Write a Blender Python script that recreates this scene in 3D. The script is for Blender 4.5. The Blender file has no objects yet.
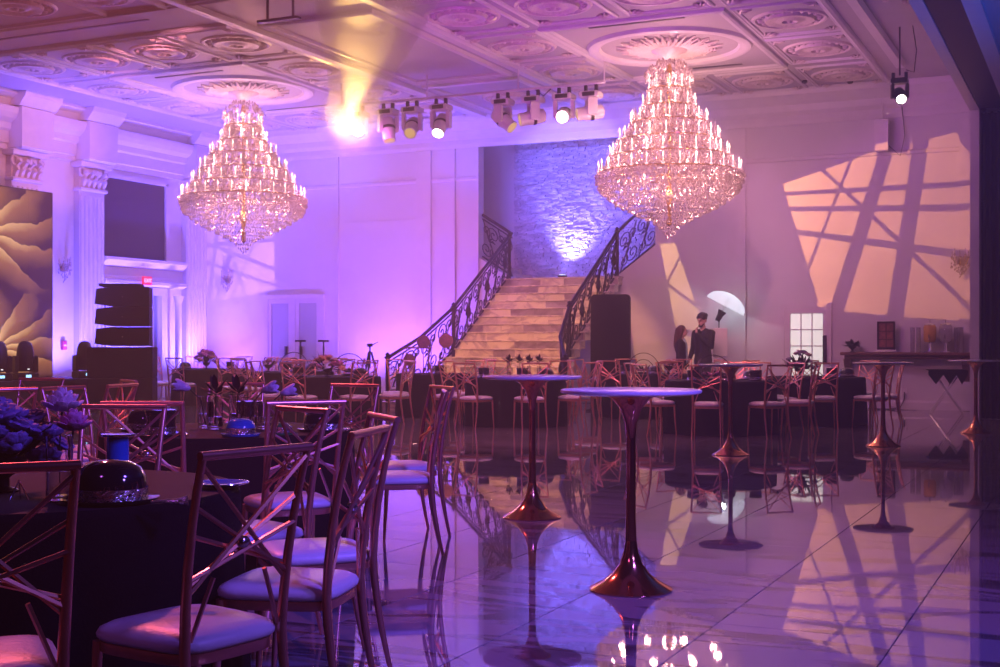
import bpy, bmesh, math, random
from mathutils import Vector, Matrix, Quaternion
R = math.radians
rnd = random.Random(7)
scene = bpy.context.scene
COL = scene.collection

# ------------------------------------------------------------------ camera
CAM_H = 1.30
YAW = math.atan(600 / 1290.0)          # the hall's long axis runs to the right of the view axis
cd = bpy.data.cameras.new('camera')
cd.sensor_width = 36.0
cd.lens = 36.0 * 1290 / 1000
cd.shift_y = 9.5 / 1000
cd.clip_end = 200
cam = bpy.data.objects.new('camera', cd)
cam.location = (0, 0, CAM_H)
cam.rotation_euler = (R(90), 0, YAW)
COL.objects.link(cam)
scene.camera = cam
SN, CS = math.sin(YAW), math.cos(YAW)

def LD(l, d, z=0.0):
    """metres to the right of and ahead of the photographer -> hall coordinates"""
    return Vector((-SN * d + CS * l, CS * d + SN * l, z))

# ------------------------------------------------------------------ view, world
vs = scene.view_settings
vs.view_transform = 'Standard'
vs.look = 'None'
vs.gamma = 1.0
vs.use_curve_mapping = False
vs.exposure = 0.42
cy = scene.cycles
cy.use_denoising = True
cy.sample_clamp_indirect = 4.0
cy.max_bounces = 8
cy.diffuse_bounces = 4
cy.glossy_bounces = 4
cy.transmission_bounces = 6
cy.transparent_max_bounces = 24
cy.volume_bounces = 0
cy.caustics_reflective = False
cy.caustics_refractive = False

world = bpy.data.worlds.new('world')
scene.world = world
world.use_nodes = True
world.node_tree.nodes['Background'].inputs[0].default_value = (0.24, 0.10, 0.70, 1)
world.node_tree.nodes['Background'].inputs[1].default_value = 0.10
# theatrical haze filling the hall
hv = world.node_tree.nodes.new('ShaderNodeVolumeScatter')
hv.inputs['Color'].default_value = (1, 1, 1, 1)
hv.inputs['Density'].default_value = .014
hv.inputs['Anisotropy'].default_value = .35
world.node_tree.links.new(hv.outputs[0], world.node_tree.nodes['World Output'].inputs['Volume'])

# ------------------------------------------------------------------ stage lighting
def aim(o, target):
    d = Vector(target) - o.location
    o.rotation_euler = d.to_track_quat('-Z', 'Y').to_euler()

def spot(name, loc, target, color, watts, size=60, blend=0.6, radius=0.08):
    l = bpy.data.lights.new(name, 'SPOT')
    l.color = color
    l.energy = watts
    l.spot_size = R(size)
    l.spot_blend = blend
    l.shadow_soft_size = radius
    o = bpy.data.objects.new(name, l)
    o.location = loc
    COL.objects.link(o)
    aim(o, target)
    return o

def point(name, loc, color, watts, radius=0.15):
    l = bpy.data.lights.new(name, 'POINT')
    l.color = color
    l.energy = watts
    l.shadow_soft_size = radius
    o = bpy.data.objects.new(name, l)
    o.location = loc
    COL.objects.link(o)
    return o

BLUE = (0.16, 0.14, 1.0)
VIOLET = (0.42, 0.16, 1.0)
PINK = (1.0, 0.36, 0.74)
AMBER = (1.0, 0.55, 0.16)
PEACH = (1.0, 0.55, 0.50)

# blue uplights standing at the foot of the left wall and of the rear wall
for yy in (17.6, 19.2, 21.0, 23.0, 24.9):
    spot('uplight_blue', (-19.3, yy, 0.25), (-20.4, yy, 4.5), (0.12, 0.08, 1.0), 1800, 110, 0.9)
for xx in (-19.3, -15.4, -14.0):
    spot('uplight_blue', (xx, 25.2, 0.2), (xx, 26.3, 4.6), (0.20, 0.07, 1.0), 760, 130, 1.0)
spot('fill_alcove', (-10.3, 22.4, 5.4), (-10.6, 28.1, 4.7), (0.13, 0.12, 1.0), 2400, 50, 0.7, 0.1)  # unseen spot added to spread blue evenly over the alcove stone
spot('uplight_landing', (-11.25, 27.66, 2.9), (-10.9, 28.1, 6.0), (0.16, 0.15, 1.0), 1700, 90, 0.9, 0.05)
# washes from moving heads high up in the hall
spot('wash_rear_left', (-12.5, 20.6, 5.2), (-15.4, 26.2, 2.6), (0.85, 0.17, 0.80), 680, 95, 1.0, 0.3)
spot('wash_rear_right', (-4.6, 15.2, 6.25), (-7.6, 26.2, 2.9), (1.0, 0.40, 0.45), 1000, 32, 0.8, 0.05)
spot('wash_rear_far_right', (-5.4, 19.5, 5.9), (-4.0, 26.2, 2.2), (0.50, 0.07, 0.90), 170, 100, 1.0, 0.3)
spot('wash_columns', (-11.0, 15.5, 6.1), (-20.3, 20.6, 5.6), (1.0, 0.30, 0.45), 2600, 18, 0.6)
spot('wash_stairs', (-10.6, 14.0, 6.2), (-10.7, 24.2, 1.2), (1.0, 0.42, 0.15), 3600, 24, 0.35, 0.03)
# light thrown on to the ceiling
spot('ceiling_wash', (-8.2, 14.6, 1.0), (-7.6, 21.0, 6.4), (0.62, 0.08, 0.90), 1150, 88, 1.0, 0.4)
spot('ceiling_wash', (-18.0, 16.5, 0.9), (-18.0, 21.5, 6.4), (0.12, 0.10, 1.0), 1500, 80, 1.0, 0.3)
for xx in (-16.5, -12.8, -9.2):
    spot('cove_wash', (xx, 24.4, 5.2), (xx, 26.2, 6.2), (0.12, 0.12, 1.0), 120, 120, 1.0, 0.1)
# near end of the hall: unseen fill spots added in magenta, blue and violet
spot('fill_near', (-9.5, 9.5, 6.2), (-4.6, 6.0, 0.4), (1.0, 0.15, 0.24), 1000, 75, 0.9, 0.15)
spot('fill_near_blue', (2.6, 3.0, 3.6), (-4.0, 5.8, 0.4), (0.26, 0.14, 1.0), 330, 70, 0.9, 0.3)
spot('fill_floor_blue', (2.0, 4.0, 5.0), (-4.5, 7.5, 0.0), (0.15, 0.07, 1.0), 1700, 80, 1.0, 0.4)
spot('fill_near_violet', (-3.0, -1.5, 5.8), (-5.0, 7.5, 0.4), (0.50, 0.10, 0.80), 150, 90, 1.0, 0.4)  # added violet fill in place of ambient light
spot('wash_mid', (-7.5, 11.0, 6.3), (-8.5, 19.0, 0.3), (1.0, 0.22, 0.44), 1600, 75, 0.9, 0.2)
spot('next_room_uplight', (1.2, 15.0, 0.6), (0.2, 15.6, 5.2), (0.0, 0.12, 1.0), 520, 100, 1.0, 0.2)
# the blazing amber moving head: a narrow beam up past the photographer and its spill
spot('amber_beam', (-13.12, 21.33, 5.58), (-7.7, 13.4, 6.55), (1.0, .60, .14), 3200, 13, .7, .04)
spot('amber_spill', (-13.12, 21.30, 5.52), (-6.0, 9.0, 4.4), (1.0, .50, .12), 300, 100, 1.0, .06)

# ------------------------------------------------------------------ gobo projectors (moving heads with a window pattern)
def gobo(name, loc, target, color, watts, size, planes, bars):
    """planes: (p, q) wall points, lit on the left of p->q;  bars: (p, q, width) dark bars; all on real wall points"""
    o = spot(name, loc, target, color, watts, size, 0.05, 0.012)
    M = o.matrix_basis.inverted() if False else (Matrix.Translation(o.location) @ o.rotation_euler.to_matrix().to_4x4()).inverted()
    def uv(p):
        q = M @ Vector(p)
        return Vector((q.x / -q.z, q.y / -q.z))
    l = o.data
    l.use_nodes = True
    nt = l.node_tree
    nt.nodes.clear()
    N, K = nt.nodes, nt.links
    tc = N.new('ShaderNodeTexCoord')
    sep = N.new('ShaderNodeSeparateXYZ')
    K.new(tc.outputs['Normal'], sep.inputs[0])
    def mth(op, a, b):
        n = N.new('ShaderNodeMath')
        n.operation = op
        for i, x in enumerate((a, b)):
            if x is None:
                continue
            if isinstance(x, (int, float)):
                n.inputs[i].default_value = x
            else:
                K.new(x, n.inputs[i])
        return n.outputs[0]
    nz = mth('MULTIPLY', sep.outputs[2], -1.0)
    U = mth('DIVIDE', sep.outputs[0], nz)
    V = mth('DIVIDE', sep.outputs[1], nz)
    def dist(p, q):
        a, b = uv(p), uv(q)
        d = (b - a).normalized()
        n = Vector((-d.y, d.x))
        c = -n.dot(a)
        return mth('ADD', mth('ADD', mth('MULTIPLY', U, n.x), mth('MULTIPLY', V, n.y)), c)
    cur = None
    for p, q in planes:
        s = mth('GREATER_THAN', dist(p, q), 0.0)
        cur = s if cur is None else mth('MULTIPLY', cur, s)
    for p, q, w in bars:
        a = uv(p)
        mid = (Vector(p) + Vector(q)) / 2
        dn = Vector((q[2] - p[2], 0, -(q[0] - p[0]))).normalized() * w / 2
        hw = abs((uv(mid + dn) - uv(mid)).dot(Vector((-(uv(q) - a).normalized().y, (uv(q) - a).normalized().x))))
        s = mth('GREATER_THAN', mth('ABSOLUTE', dist(p, q), None), hw)
        cur = mth('MULTIPLY', cur, s)
    em = N.new('ShaderNodeEmission')
    em.inputs[0].default_value = (1, 1, 1, 1)
    K.new(cur, em.inputs[1])
    out = N.new('ShaderNodeOutputLight')
    K.new(em.outputs[0], out.inputs[0])
    return o

def W(x, z): return (x, 26.2, z)
polyR = [(-5.85, 4.53), (-3.91, 5.10), (-3.08, 5.25), (-2.64, 5.52), (-1.6, 4.2), (-1.6, 1.66), (-3.46, 1.81), (-4.57, 1.92), (-5.10, 2.04)]
planesR = [(W(*polyR[(i + 1) % len(polyR)]), W(*polyR[i])) for i in (0, 1, 3, 5, 6, 8)]
barsR = [((-5.78, 4.33), (-2.24, 4.35), .10), ((-5.75, 4.02), (-2.24, 3.89), .12), ((-5.58, 3.55), (-2.24, 2.97), .14),
         ((-3.82, 5.04), (-4.76, 2.0), .27), ((-3.16, 5.19), (-3.64, 1.85), .30), ((-5.04, 4.77), (-3.59, 3.32), .08),
         ((-4.51, 4.88), (-5.30, 2.89), .06)]
gobo('gobo_right_wall', (-8.79, 22.0, 5.55), W(-3.7, 3.5), (1.0, 0.39, 0.11), 2100, 75, planesR,
     [(W(*a), W(*b), w) for a, b, w in barsR])
polyL = [(-20.3, 4.5), (-18.27, 4.5), (-18.24, 2.60), (-20.3, 2.30)]
planesL = [(W(*polyL[(i + 1) % 4]), W(*polyL[i])) for i in range(4)]
barsL = [((-19.97, 4.02), (-20.22, 2.38), .12), ((-19.45, 3.85), (-19.97, 2.37), .14), ((-20.34, 3.81), (-18.8, 3.29), .10),
         ((-20.34, 3.33), (-18.8, 2.87), .09), ((-19.48, 3.41), (-19.09, 2.41), .07), ((-18.97, 3.54), (-19.55, 2.37), .06),
         ((-18.8, 3.80), (-18.2, 3.82), .09)]
gobo('gobo_left_corner', (-11.3, 22.0, 5.5), W(-19.2, 3.2), (1.0, 0.46, 0.20), 4200, 40, planesL,
     [(W(*a), W(*b), w) for a, b, w in barsL])
polyS = [(-8.45, 3.4), (-8.12, 3.4), (-7.35, 1.2), (-7.35, 0.6), (-7.9, 0.6)]
planesS = [(W(*polyS[(i + 1) % 5]), W(*polyS[i])) for i in range(5)]
gobo('gobo_beside_stairs', (-10.0, 22.0, 5.5), W(-8.0, 2.2), (1.0, 0.55, 0.14), 1100, 50, planesS,
     [(W(-8.3, 2.55), W(-7.4, 1.9), .07), (W(-8.5, 2.2), W(-7.9, 3.3), .05), (W(-8.2, 1.55), W(-7.2, 1.45), .14)])

# ------------------------------------------------------------------ materials
MATS = {}
def mat(name, color=(.8, .8, .8), rough=.5, metal=0.0, spec=.5, noise=0.0, nscale=8.0, bump=0.0, bscale=40.0, emit=None, estr=0.0,
        trans=0.0, ior=1.5, coat=0.0, sheen=0.0):
    m = bpy.data.materials.new(name)
    m.use_nodes = True
    nt = m.node_tree
    b = nt.nodes['Principled BSDF']
    b.inputs['Roughness'].default_value = rough
    b.inputs['Metallic'].default_value = metal
    b.inputs['Specular IOR Level'].default_value = spec
    b.inputs['IOR'].default_value = ior
    b.inputs['Transmission Weight'].default_value = trans
    b.inputs['Coat Weight'].default_value = coat
    b.inputs['Sheen Weight'].default_value = sheen
    b.inputs['Base Color'].default_value = (*color, 1)
    tc = nt.nodes.new('ShaderNodeTexCoord')
    if noise > 0:
        n = nt.nodes.new('ShaderNodeTexNoise')
        n.inputs['Scale'].default_value = nscale
        n.inputs['Detail'].default_value = 4
        nt.links.new(tc.outputs['Object'], n.inputs['Vector'])
        r = nt.nodes.new('ShaderNodeValToRGB')
        r.color_ramp.elements[0].position = .3
        r.color_ramp.elements[1].position = .7
        r.color_ramp.elements[0].color = (*[c * (1 - noise) for c in color], 1)
        r.color_ramp.elements[1].color = (*[min(1, c * (1 + noise * .5)) for c in color], 1)
        nt.links.new(n.outputs[0], r.inputs[0])
        nt.links.new(r.outputs[0], b.inputs['Base Color'])
    if bump > 0:
        n = nt.nodes.new('ShaderNodeTexNoise')
        n.inputs['Scale'].default_value = bscale
        n.inputs['Detail'].default_value = 3
        nt.links.new(tc.outputs['Object'], n.inputs['Vector'])
        u = nt.nodes.new('ShaderNodeBump')
        u.inputs['Strength'].default_value = bump
        u.inputs['Distance'].default_value = .02
        nt.links.new(n.outputs[0], u.inputs['Height'])
        nt.links.new(u.outputs[0], b.inputs['Normal'])
    if emit:
        b.inputs['Emission Color'].default_value = (*emit, 1)
        b.inputs['Emission Strength'].default_value = estr
    MATS[name] = m
    return m

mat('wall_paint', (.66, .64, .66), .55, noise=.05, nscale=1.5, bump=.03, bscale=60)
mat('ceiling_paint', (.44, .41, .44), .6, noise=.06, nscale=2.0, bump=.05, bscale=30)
mat('moulding_paint', (.66, .63, .65), .4, noise=.05, nscale=5)
mat('plaster_ornament', (.66, .58, .54), .35, noise=.15, nscale=20, bump=.4, bscale=30)
mat('rose_gold', (.88, .42, .30), .30, .85, noise=.08, nscale=12)
mat('copper', (.83, .36, .16), .13, 1.0, noise=.08, nscale=6)
mat('seat_vinyl', (.78, .76, .78), .38, noise=.04, nscale=10, bump=.08, bscale=60)
mat('black_cloth', (.006, .0055, .007), .9, spec=.15, noise=.3, nscale=6, bump=.2, bscale=120)
mat('tabletop_cloth', (.022, .016, .017), .8, spec=.3, noise=.3, nscale=6)
mat('tabletop_laminate', (.80, .77, .82), .18, noise=.06, nscale=6)
mat('black_plastic', (.012, .011, .013), .5, noise=.25, nscale=14)
mat('speaker_black', (.007, .006, .007), .8, spec=.2, noise=.3, nscale=30, bump=.2, bscale=200)
mat('black_gloss', (.008, .008, .010), .08, spec=.7, noise=.1, nscale=10, coat=.5)
mat('wrought_iron', (.030, .022, .030), .42, .6, noise=.3, nscale=20)
mat('silver_foil', (.85, .85, .88), .12, 1.0, noise=.15, nscale=60, bump=.6, bscale=50)
mat('blue_gloss', (.01, .12, .45), .12, noise=.1, nscale=10, coat=.5)
mat('green_gloss', (.02, .22, .05), .12, noise=.1, nscale=10, coat=.5)
mat('white_plastic', (.80, .78, .78), .35, noise=.05, nscale=8)
mat('fixture_white', (.72, .70, .70), .35, noise=.06, nscale=8)
mat('dark_metal', (.05, .045, .05), .35, .9, noise=.2, nscale=20)
mat('chrome', (.8, .8, .82), .12, 1.0, noise=.06, nscale=20)
mat('gold_metal', (.85, .58, .22), .22, 1.0, noise=.1, nscale=14)
mat('dark_glass', (.02, .016, .05), .08, spec=.6, noise=.1, nscale=2)
mat('frosted_pane', (.42, .44, .46), .25, noise=.10, nscale=1.5)
mat('pane_lit', (.8, .85, .8), .3, noise=.05, nscale=2, emit=(.86, .92, .78), estr=.62)
mat('lens_bright', (1, .95, .85), .2, noise=.02, emit=(1, .90, .72), estr=14)
mat('lens_glare', (1, .85, .5), .2, noise=.02, emit=(1, .80, .38), estr=60)
mat('lens_dim', (.25, .2, .12), .05, noise=.1, nscale=30, emit=(1, .65, .2), estr=.5, coat=1)
mat('uplight_lens', (.6, .7, 1), .2, noise=.02, emit=(.55, .68, 1), estr=9)
mat('candle_glow', (1, .9, .8), .3, noise=.03, emit=(1, .66, .48), estr=4.0)
mat('candle_sleeve', (1, .85, .75), .4, noise=.05, emit=(1, .62, .46), estr=.9)  # sleeve emission added to brighten the chandelier; the bulbs are the lamps
mat('exit_red', (.5, .01, .02), .4, noise=.05, emit=(1, .03, .06), estr=.9)
mat('exit_letter', (1, .6, .6), .4, noise=.05, emit=(1, .45, .45), estr=1.6)
mat('led_blue', (.3, .6, 1), .4, noise=.02, emit=(.3, .65, 1), estr=2.0)
mat('led_white', (1, 1, 1), .4, noise=.02, emit=(1, 1, 1), estr=1.2)
mat('skin', (.62, .36, .27), .5, noise=.08, nscale=20)
mat('hair_dark', (.020, .012, .010), .45, noise=.4, nscale=40, bump=.5, bscale=80)
mat('hair_brown', (.10, .035, .020), .42, noise=.4, nscale=40, bump=.5, bscale=80)
mat('jacket_black', (.014, .012, .014), .7, noise=.3, nscale=30)
mat('blouse_teal', (.40, .55, .58), .6, noise=.2, nscale=30)
mat('trousers_dark', (.016, .014, .018), .7, noise=.3, nscale=30)
mat('flower_white', (.82, .62, .70), .6, noise=.2, nscale=30, bump=.5, bscale=40)
mat('flower_pink', (.70, .25, .48), .6, noise=.2, nscale=30, bump=.5, bscale=40)
mat('flower_violet', (.24, .17, .38), .6, noise=.25, nscale=30, bump=.5, bscale=40)
mat('flower_peach', (.75, .40, .30), .6, noise=.2, nscale=30, bump=.5, bscale=40)
mat('leaf_dark', (.018, .030, .016), .45, noise=.3, nscale=20)
mat('leaf_black', (.008, .010, .008), .5, noise=.3, nscale=20)
mat('grout', (.16, .13, .15), .9, noise=.2, nscale=10)
mat('stage_black', (.008, .007, .009), .6, noise=.3, nscale=5)
mat('curtain_black', (.010, .008, .012), .9, noise=.3, nscale=5, bump=.1)
mat('amber_drink', (.55, .30, .05), .15, noise=.1, nscale=10)
mat('menu_print', (.28, .10, .08), .5, noise=.6, nscale=18)
mat('socket_red', (.5, .02, .05), .5, noise=.1)
mat('balcony_screen', (.030, .022, .045), .6, noise=.15, nscale=3)
mat('rubber', (.01, .01, .01), .7, noise=.2)

# clear vase glass
m = mat('vase_glass', (.92, .90, .96), .03, trans=1.0, ior=1.35, noise=.03)
m = mat('dispenser_glass', (.80, .78, .80), .05, trans=.85, ior=1.4, noise=.03)

# crystal: light passes through; sparkle contrast is painted in by the noise colours
m = bpy.data.materials.new('crystal')
m.use_nodes = True
nt = m.node_tree
nt.nodes.clear()
o_ = nt.nodes.new('ShaderNodeOutputMaterial')
tr = nt.nodes.new('ShaderNodeBsdfTranslucent')
df = nt.nodes.new('ShaderNodeBsdfDiffuse')
gl = nt.nodes.new('ShaderNodeBsdfGlossy')
nz = nt.nodes.new('ShaderNodeTexNoise')
rp = nt.nodes.new('ShaderNodeValToRGB')
tc = nt.nodes.new('ShaderNodeTexCoord')
nz.inputs['Scale'].default_value = 48
nt.links.new(tc.outputs['Object'], nz.inputs['Vector'])
nt.links.new(nz.outputs[0], rp.inputs[0])
rp.color_ramp.elements[0].position = .42
rp.color_ramp.elements[0].color = (.40, .28, .27, 1)
rp.color_ramp.elements[1].position = .58
rp.color_ramp.elements[1].color = (1, .95, .92, 1)
for n in (tr, df, gl):
    nt.links.new(rp.outputs[0], n.inputs[0])
gl.inputs['Roughness'].default_value = .08
mx = nt.nodes.new('ShaderNodeMixShader')
mx2 = nt.nodes.new('ShaderNodeMixShader')
mx.inputs[0].default_value = .4
nt.links.new(tr.outputs[0], mx.inputs[1])
nt.links.new(df.outputs[0], mx.inputs[2])
mx2.inputs[0].default_value = .32
nt.links.new(mx.outputs[0], mx2.inputs[1])
nt.links.new(gl.outputs[0], mx2.inputs[2])
tp = nt.nodes.new('ShaderNodeBsdfTransparent')
mx3 = nt.nodes.new('ShaderNodeMixShader')
mx3.inputs[0].default_value = .68
nt.links.new(tp.outputs[0], mx3.inputs[1])
nt.links.new(mx2.outputs[0], mx3.inputs[2])
nt.links.new(mx3.outputs[0], o_.inputs[0])
MATS['crystal'] = m

def marble(name, base, vein, scale, stretch, rough, spec_ior, per_object=0.0, veinpos=(.47, .53), bump=0.0):
    m = bpy.data.materials.new(name)
    m.use_nodes = True
    nt = m.node_tree
    N, K = nt.nodes, nt.links
    b = N['Principled BSDF']
    geo = N.new('ShaderNodeNewGeometry')
    mp = N.new('ShaderNodeMapping')
    mp.inputs['Scale'].default_value = stretch
    K.new(geo.outputs['Position'], mp.inputs['Vector'])
    info = N.new('ShaderNodeObjectInfo')
    add = N.new('ShaderNodeVectorMath')
    add.operation = 'ADD'
    mul = N.new('ShaderNodeMath')
    mul.operation = 'MULTIPLY'
    mul.inputs[1].default_value = 9.0
    K.new(info.outputs['Random'], mul.inputs[0])
    K.new(mp.outputs[0], add.inputs[0])
    K.new(mul.outputs[0], add.inputs[1])
    n1 = N.new('ShaderNodeTexNoise')
    n1.inputs['Scale'].default_value = scale
    n1.inputs['Detail'].default_value = 6
    n1.inputs['Distortion'].default_value = .8
    K.new(add.outputs[0], n1.inputs['Vector'])
    r = N.new('ShaderNodeValToRGB')
    e = r.color_ramp.elements
    e[0].position = veinpos[0] - .04
    e[0].color = (*base, 1)
    e[1].position = veinpos[1] + .04
    e[1].color = (*base, 1)
    k = e.new((veinpos[0] + veinpos[1]) / 2)
    k.color = (*vein, 1)
    K.new(n1.outputs[0], r.inputs[0])
    last = r.outputs[0]
    if per_object > 0:
        hsv = N.new('ShaderNodeHueSaturation')
        mr = N.new('ShaderNodeMapRange')
        mr.inputs['To Min'].default_value = 1 - per_object
        mr.inputs['To Max'].default_value = 1.0
        K.new(info.outputs['Random'], mr.inputs['Value'])
        K.new(mr.outputs[0], hsv.inputs['Value'])
        K.new(last, hsv.inputs['Color'])
        last = hsv.outputs[0]
    K.new(last, b.inputs['Base Color'])
    b.inputs['Roughness'].default_value = rough
    b.inputs['IOR'].default_value = spec_ior
    if bump > 0:
        n2 = N.new('ShaderNodeTexNoise')
        n2.inputs['Scale'].default_value = 7
        n2.inputs['Detail'].default_value = 2
        K.new(geo.outputs['Position'], n2.inputs['Vector'])
        u = N.new('ShaderNodeBump')
        u.inputs['Strength'].default_value = bump
        u.inputs['Distance'].default_value = .004
        K.new(n2.outputs[0], u.inputs['Height'])
        K.new(u.outputs[0], b.inputs['Normal'])
    MATS[name] = m
    return m
marble('floor_marble', (.28, .26, .28), (.06, .05, .06), .9, (.55, 2.4, 1), .022, 2.1, .12, (.49, .51), .03)
marble('stair_marble', (.74, .64, .52), (.42, .33, .34), 1.6, (1, 1, 1.8), .3, 1.5, .12, (.46, .54))
marble('stair_marble_grey', (.42, .34, .40), (.24, .18, .24), 1.8, (1, 1, 1.6), .3, 1.5, .2, (.44, .56))
marble('ledger_stone', (.60, .58, .62), (.36, .34, .38), 3.0, (1, 1, 2), .6, 1.45, 0, (.42, .58), .5)

# LED screen: golden petals on black
m = bpy.data.materials.new('screen_image')
m.use_nodes = True
nt = m.node_tree
N, K = nt.nodes, nt.links
b = N['Principled BSDF']
b.inputs['Base Color'].default_value = (.01, .01, .01, 1)
tc = N.new('ShaderNodeTexCoord')
sp = N.new('ShaderNodeSeparateXYZ')
K.new(tc.outputs['Object'], sp.inputs[0])
def mn(op, a, b_=None, c=None):
    n = N.new('ShaderNodeMath')
    n.operation = op
    for i, x in enumerate((a, b_, c)):
        if x is None:
            continue
        if isinstance(x, (int, float)):
            n.inputs[i].default_value = x
        else:
            K.new(x, n.inputs[i])
    return n.outputs[0]
ns = N.new('ShaderNodeTexNoise')
ns.inputs['Scale'].default_value = 1.6
ns.inputs['Detail'].default_value = 3
K.new(tc.outputs['Object'], ns.inputs['Vector'])
def bloom(cy0, cz0, n, rad, squash):
    y = mn('SUBTRACT', sp.outputs[1], cy0)
    z = mn('MULTIPLY', mn('SUBTRACT', sp.outputs[2], cz0), squash)
    ang = mn('ADD', mn('ARCTAN2', z, y), mn('MULTIPLY', ns.outputs[0], .55))
    r = mn('SQRT', mn('ADD', mn('MULTIPLY', y, y), mn('MULTIPLY', z, z)))
    saw = mn('FRACT', mn('MULTIPLY', ang, n / (2 * math.pi)))
    edge = mn('MULTIPLY', mn('MULTIPLY_ADD', saw, .45, .6), rad)
    f = mn('SUBTRACT', 1.0, mn('DIVIDE', r, edge))
    f = mn('MAXIMUM', f, 0.0)
    f = mn('POWER', f, .8)
    return mn('MULTIPLY', f, mn('MULTIPLY_ADD', saw, .6, .42))
tot = mn('MAXIMUM', mn('MAXIMUM', bloom(18.3, 3.5, 11, 2.6, 1.7), bloom(18.7, 1.2, 13, 2.2, 1.6)), mn('MAXIMUM', bloom(15.6, 2.6, 14, 2.2, 1.1), bloom(12.8, 2.0, 14, 2.0, 1.1)))
rp = N.new('ShaderNodeValToRGB')
e = rp.color_ramp.elements
e[0].position = .0
e[0].color = (.030, .006, .006, 1)
e[1].position = .85
e[1].color = (1.0, .56, .22, 1)
q = e.new(.42)
q.color = (.34, .12, .03, 1)
K.new(tot, rp.inputs[0])
K.new(rp.outputs[0], b.inputs['Emission Color'])
b.inputs['Emission Strength'].default_value = .9
MATS['screen_image'] = m

# ------------------------------------------------------------------ mesh building
class MB:
    def __init__(s):
        s.v, s.f, s.sm = [], [], []
    def add(s, vs, fs, smooth=False):
        o = len(s.v)
        s.v += [tuple(p) for p in vs]
        for f in fs:
            s.f.append([i + o for i in f])
            s.sm.append(smooth)
        return s
    def box(s, x0, x1, y0, y1, z0, z1, T=None):
        vs = [Vector(p) for p in ((x0, y0, z0), (x1, y0, z0), (x1, y1, z0), (x0, y1, z0), (x0, y0, z1), (x1, y0, z1), (x1, y1, z1), (x0, y1, z1))]
        if T:
            vs = [T @ p for p in vs]
        return s.add(vs, [(3, 2, 1, 0), (4, 5, 6, 7), (0, 1, 5, 4), (1, 2, 6, 5), (2, 3, 7, 6), (3, 0, 4, 7)])
    def bevbox(s, x0, x1, y0, y1, z0, z1, r, T=None):
        """box with chamfered vertical and top edges"""
        def ring(i, z):
            return [(x0 + i + (0 if i >= r else r - i) * 0, y0 + i, z), (x1 - i, y0 + i, z), (x1 - i, y1 - i, z), (x0 + i, y1 - i, z)]
        rings = [ring(r, z0), ring(0, z0 + r), ring(0, z1 - r), ring(r, z1)]
        vs = [Vector(p) for q in rings for p in q]
        if T:
            vs = [T @ p for p in vs]
        fs = [(3, 2, 1, 0), (12, 13, 14, 15)]
        for k in range(3):
            for i in range(4):
                j = (i + 1) % 4
                fs.append((4 * k + i, 4 * k + j, 4 * k + 4 + j, 4 * k + 4 + i))
        return s.add(vs, fs)
    def tube(s, pts, r, n=6, cap=True, smooth=True, closed=False):
        pts = [Vector(p) for p in pts]
        m = len(pts)
        rs = r if isinstance(r, (list, tuple)) else [r] * m
        up = None
        vs = []
        for i, p in enumerate(pts):
            if closed:
                t = pts[(i + 1) % m] - pts[i - 1]
            else:
                t = pts[min(i + 1, m - 1)] - pts[max(i - 1, 0)]
            t.normalize()
            if up is None:
                a = Vector((0, 0, 1)) if abs(t.z) < .9 else Vector((1, 0, 0))
                up = (a - t * a.dot(t)).normalized()
            else:
                up = (up - t * up.dot(t))
                up = up.normalized() if up.length > 1e-6 else Vector((0, 0, 1)).cross(t).normalized()
            w = t.cross(up)
            for k in range(n):
                a = 2 * math.pi * k / n + math.pi / n
                vs.append(p + (up * math.cos(a) + w * math.sin(a)) * rs[i])
        fs = []
        for i in range(m if closed else m - 1):
            i2 = (i + 1) % m
            for k in range(n):
                k2 = (k + 1) % n
                fs.append((i * n + k, i2 * n + k, i2 * n + k2, i * n + k2)[::-1])
        if cap and not closed:
            fs.append(tuple(range(n)))
            fs.append(tuple((m - 1) * n + k for k in range(n))[::-1])
        return s.add(vs, fs, smooth)
    def lathe(s, prof, n=24, c=(0, 0, 0), T=None, cap=True, smooth=True, wave=None):
        vs = []
        for r, z in prof:
            for k in range(n):
                a = 2 * math.pi * k / n
                rr = r * (1 + wave(a, z)) if wave else r
                vs.append(Vector((c[0] + rr * math.cos(a), c[1] + rr * math.sin(a), c[2] + z)))
        if T:
            vs = [T @ p for p in vs]
        fs = []
        m = len(prof)
        up = prof[-1][1] >= prof[0][1]
        for i in range(m - 1):
            for k in range(n):
                k2 = (k + 1) % n
                fs.append((i * n + k, i * n + k2, (i + 1) * n + k2, (i + 1) * n + k))
        if cap:
            fs.append(tuple(range(n))[::-1])
            fs.append(tuple((m - 1) * n + k for k in range(n)))
        return s.add(vs, fs, smooth)
    def ball(s, c, r, nu=10, nv=6, T=None):
        if not isinstance(r, (tuple, list)):
            r = (r, r, r)
        vs = [Vector((0, 0, -1))]
        for i in range(1, nv):
            t = -math.pi / 2 + math.pi * i / nv
            for k in range(nu):
                a = 2 * math.pi * k / nu
                vs.append(Vector((math.cos(t) * math.cos(a), math.cos(t) * math.sin(a), math.sin(t))))
        vs.append(Vector((0, 0, 1)))
        vs = [Vector((p.x * r[0], p.y * r[1], p.z * r[2])) for p in vs]
        if T:
            vs = [T @ p for p in vs]
        vs = [p + Vector(c) for p in vs]
        fs = []
        for k in range(nu):
            fs.append((0, 1 + (k + 1) % nu, 1 + k))
        for i in range(nv - 2):
            for k in range(nu):
                k2 = (k + 1) % nu
                a = 1 + i * nu
                fs.append((a + k, a + k2, a + nu + k2, a + nu + k))
        l = len(vs) - 1
        a = 1 + (nv - 2) * nu
        for k in range(nu):
            fs.append((a + k, a + (k + 1) % nu, l))
        return s.add(vs, fs, True)
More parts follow.
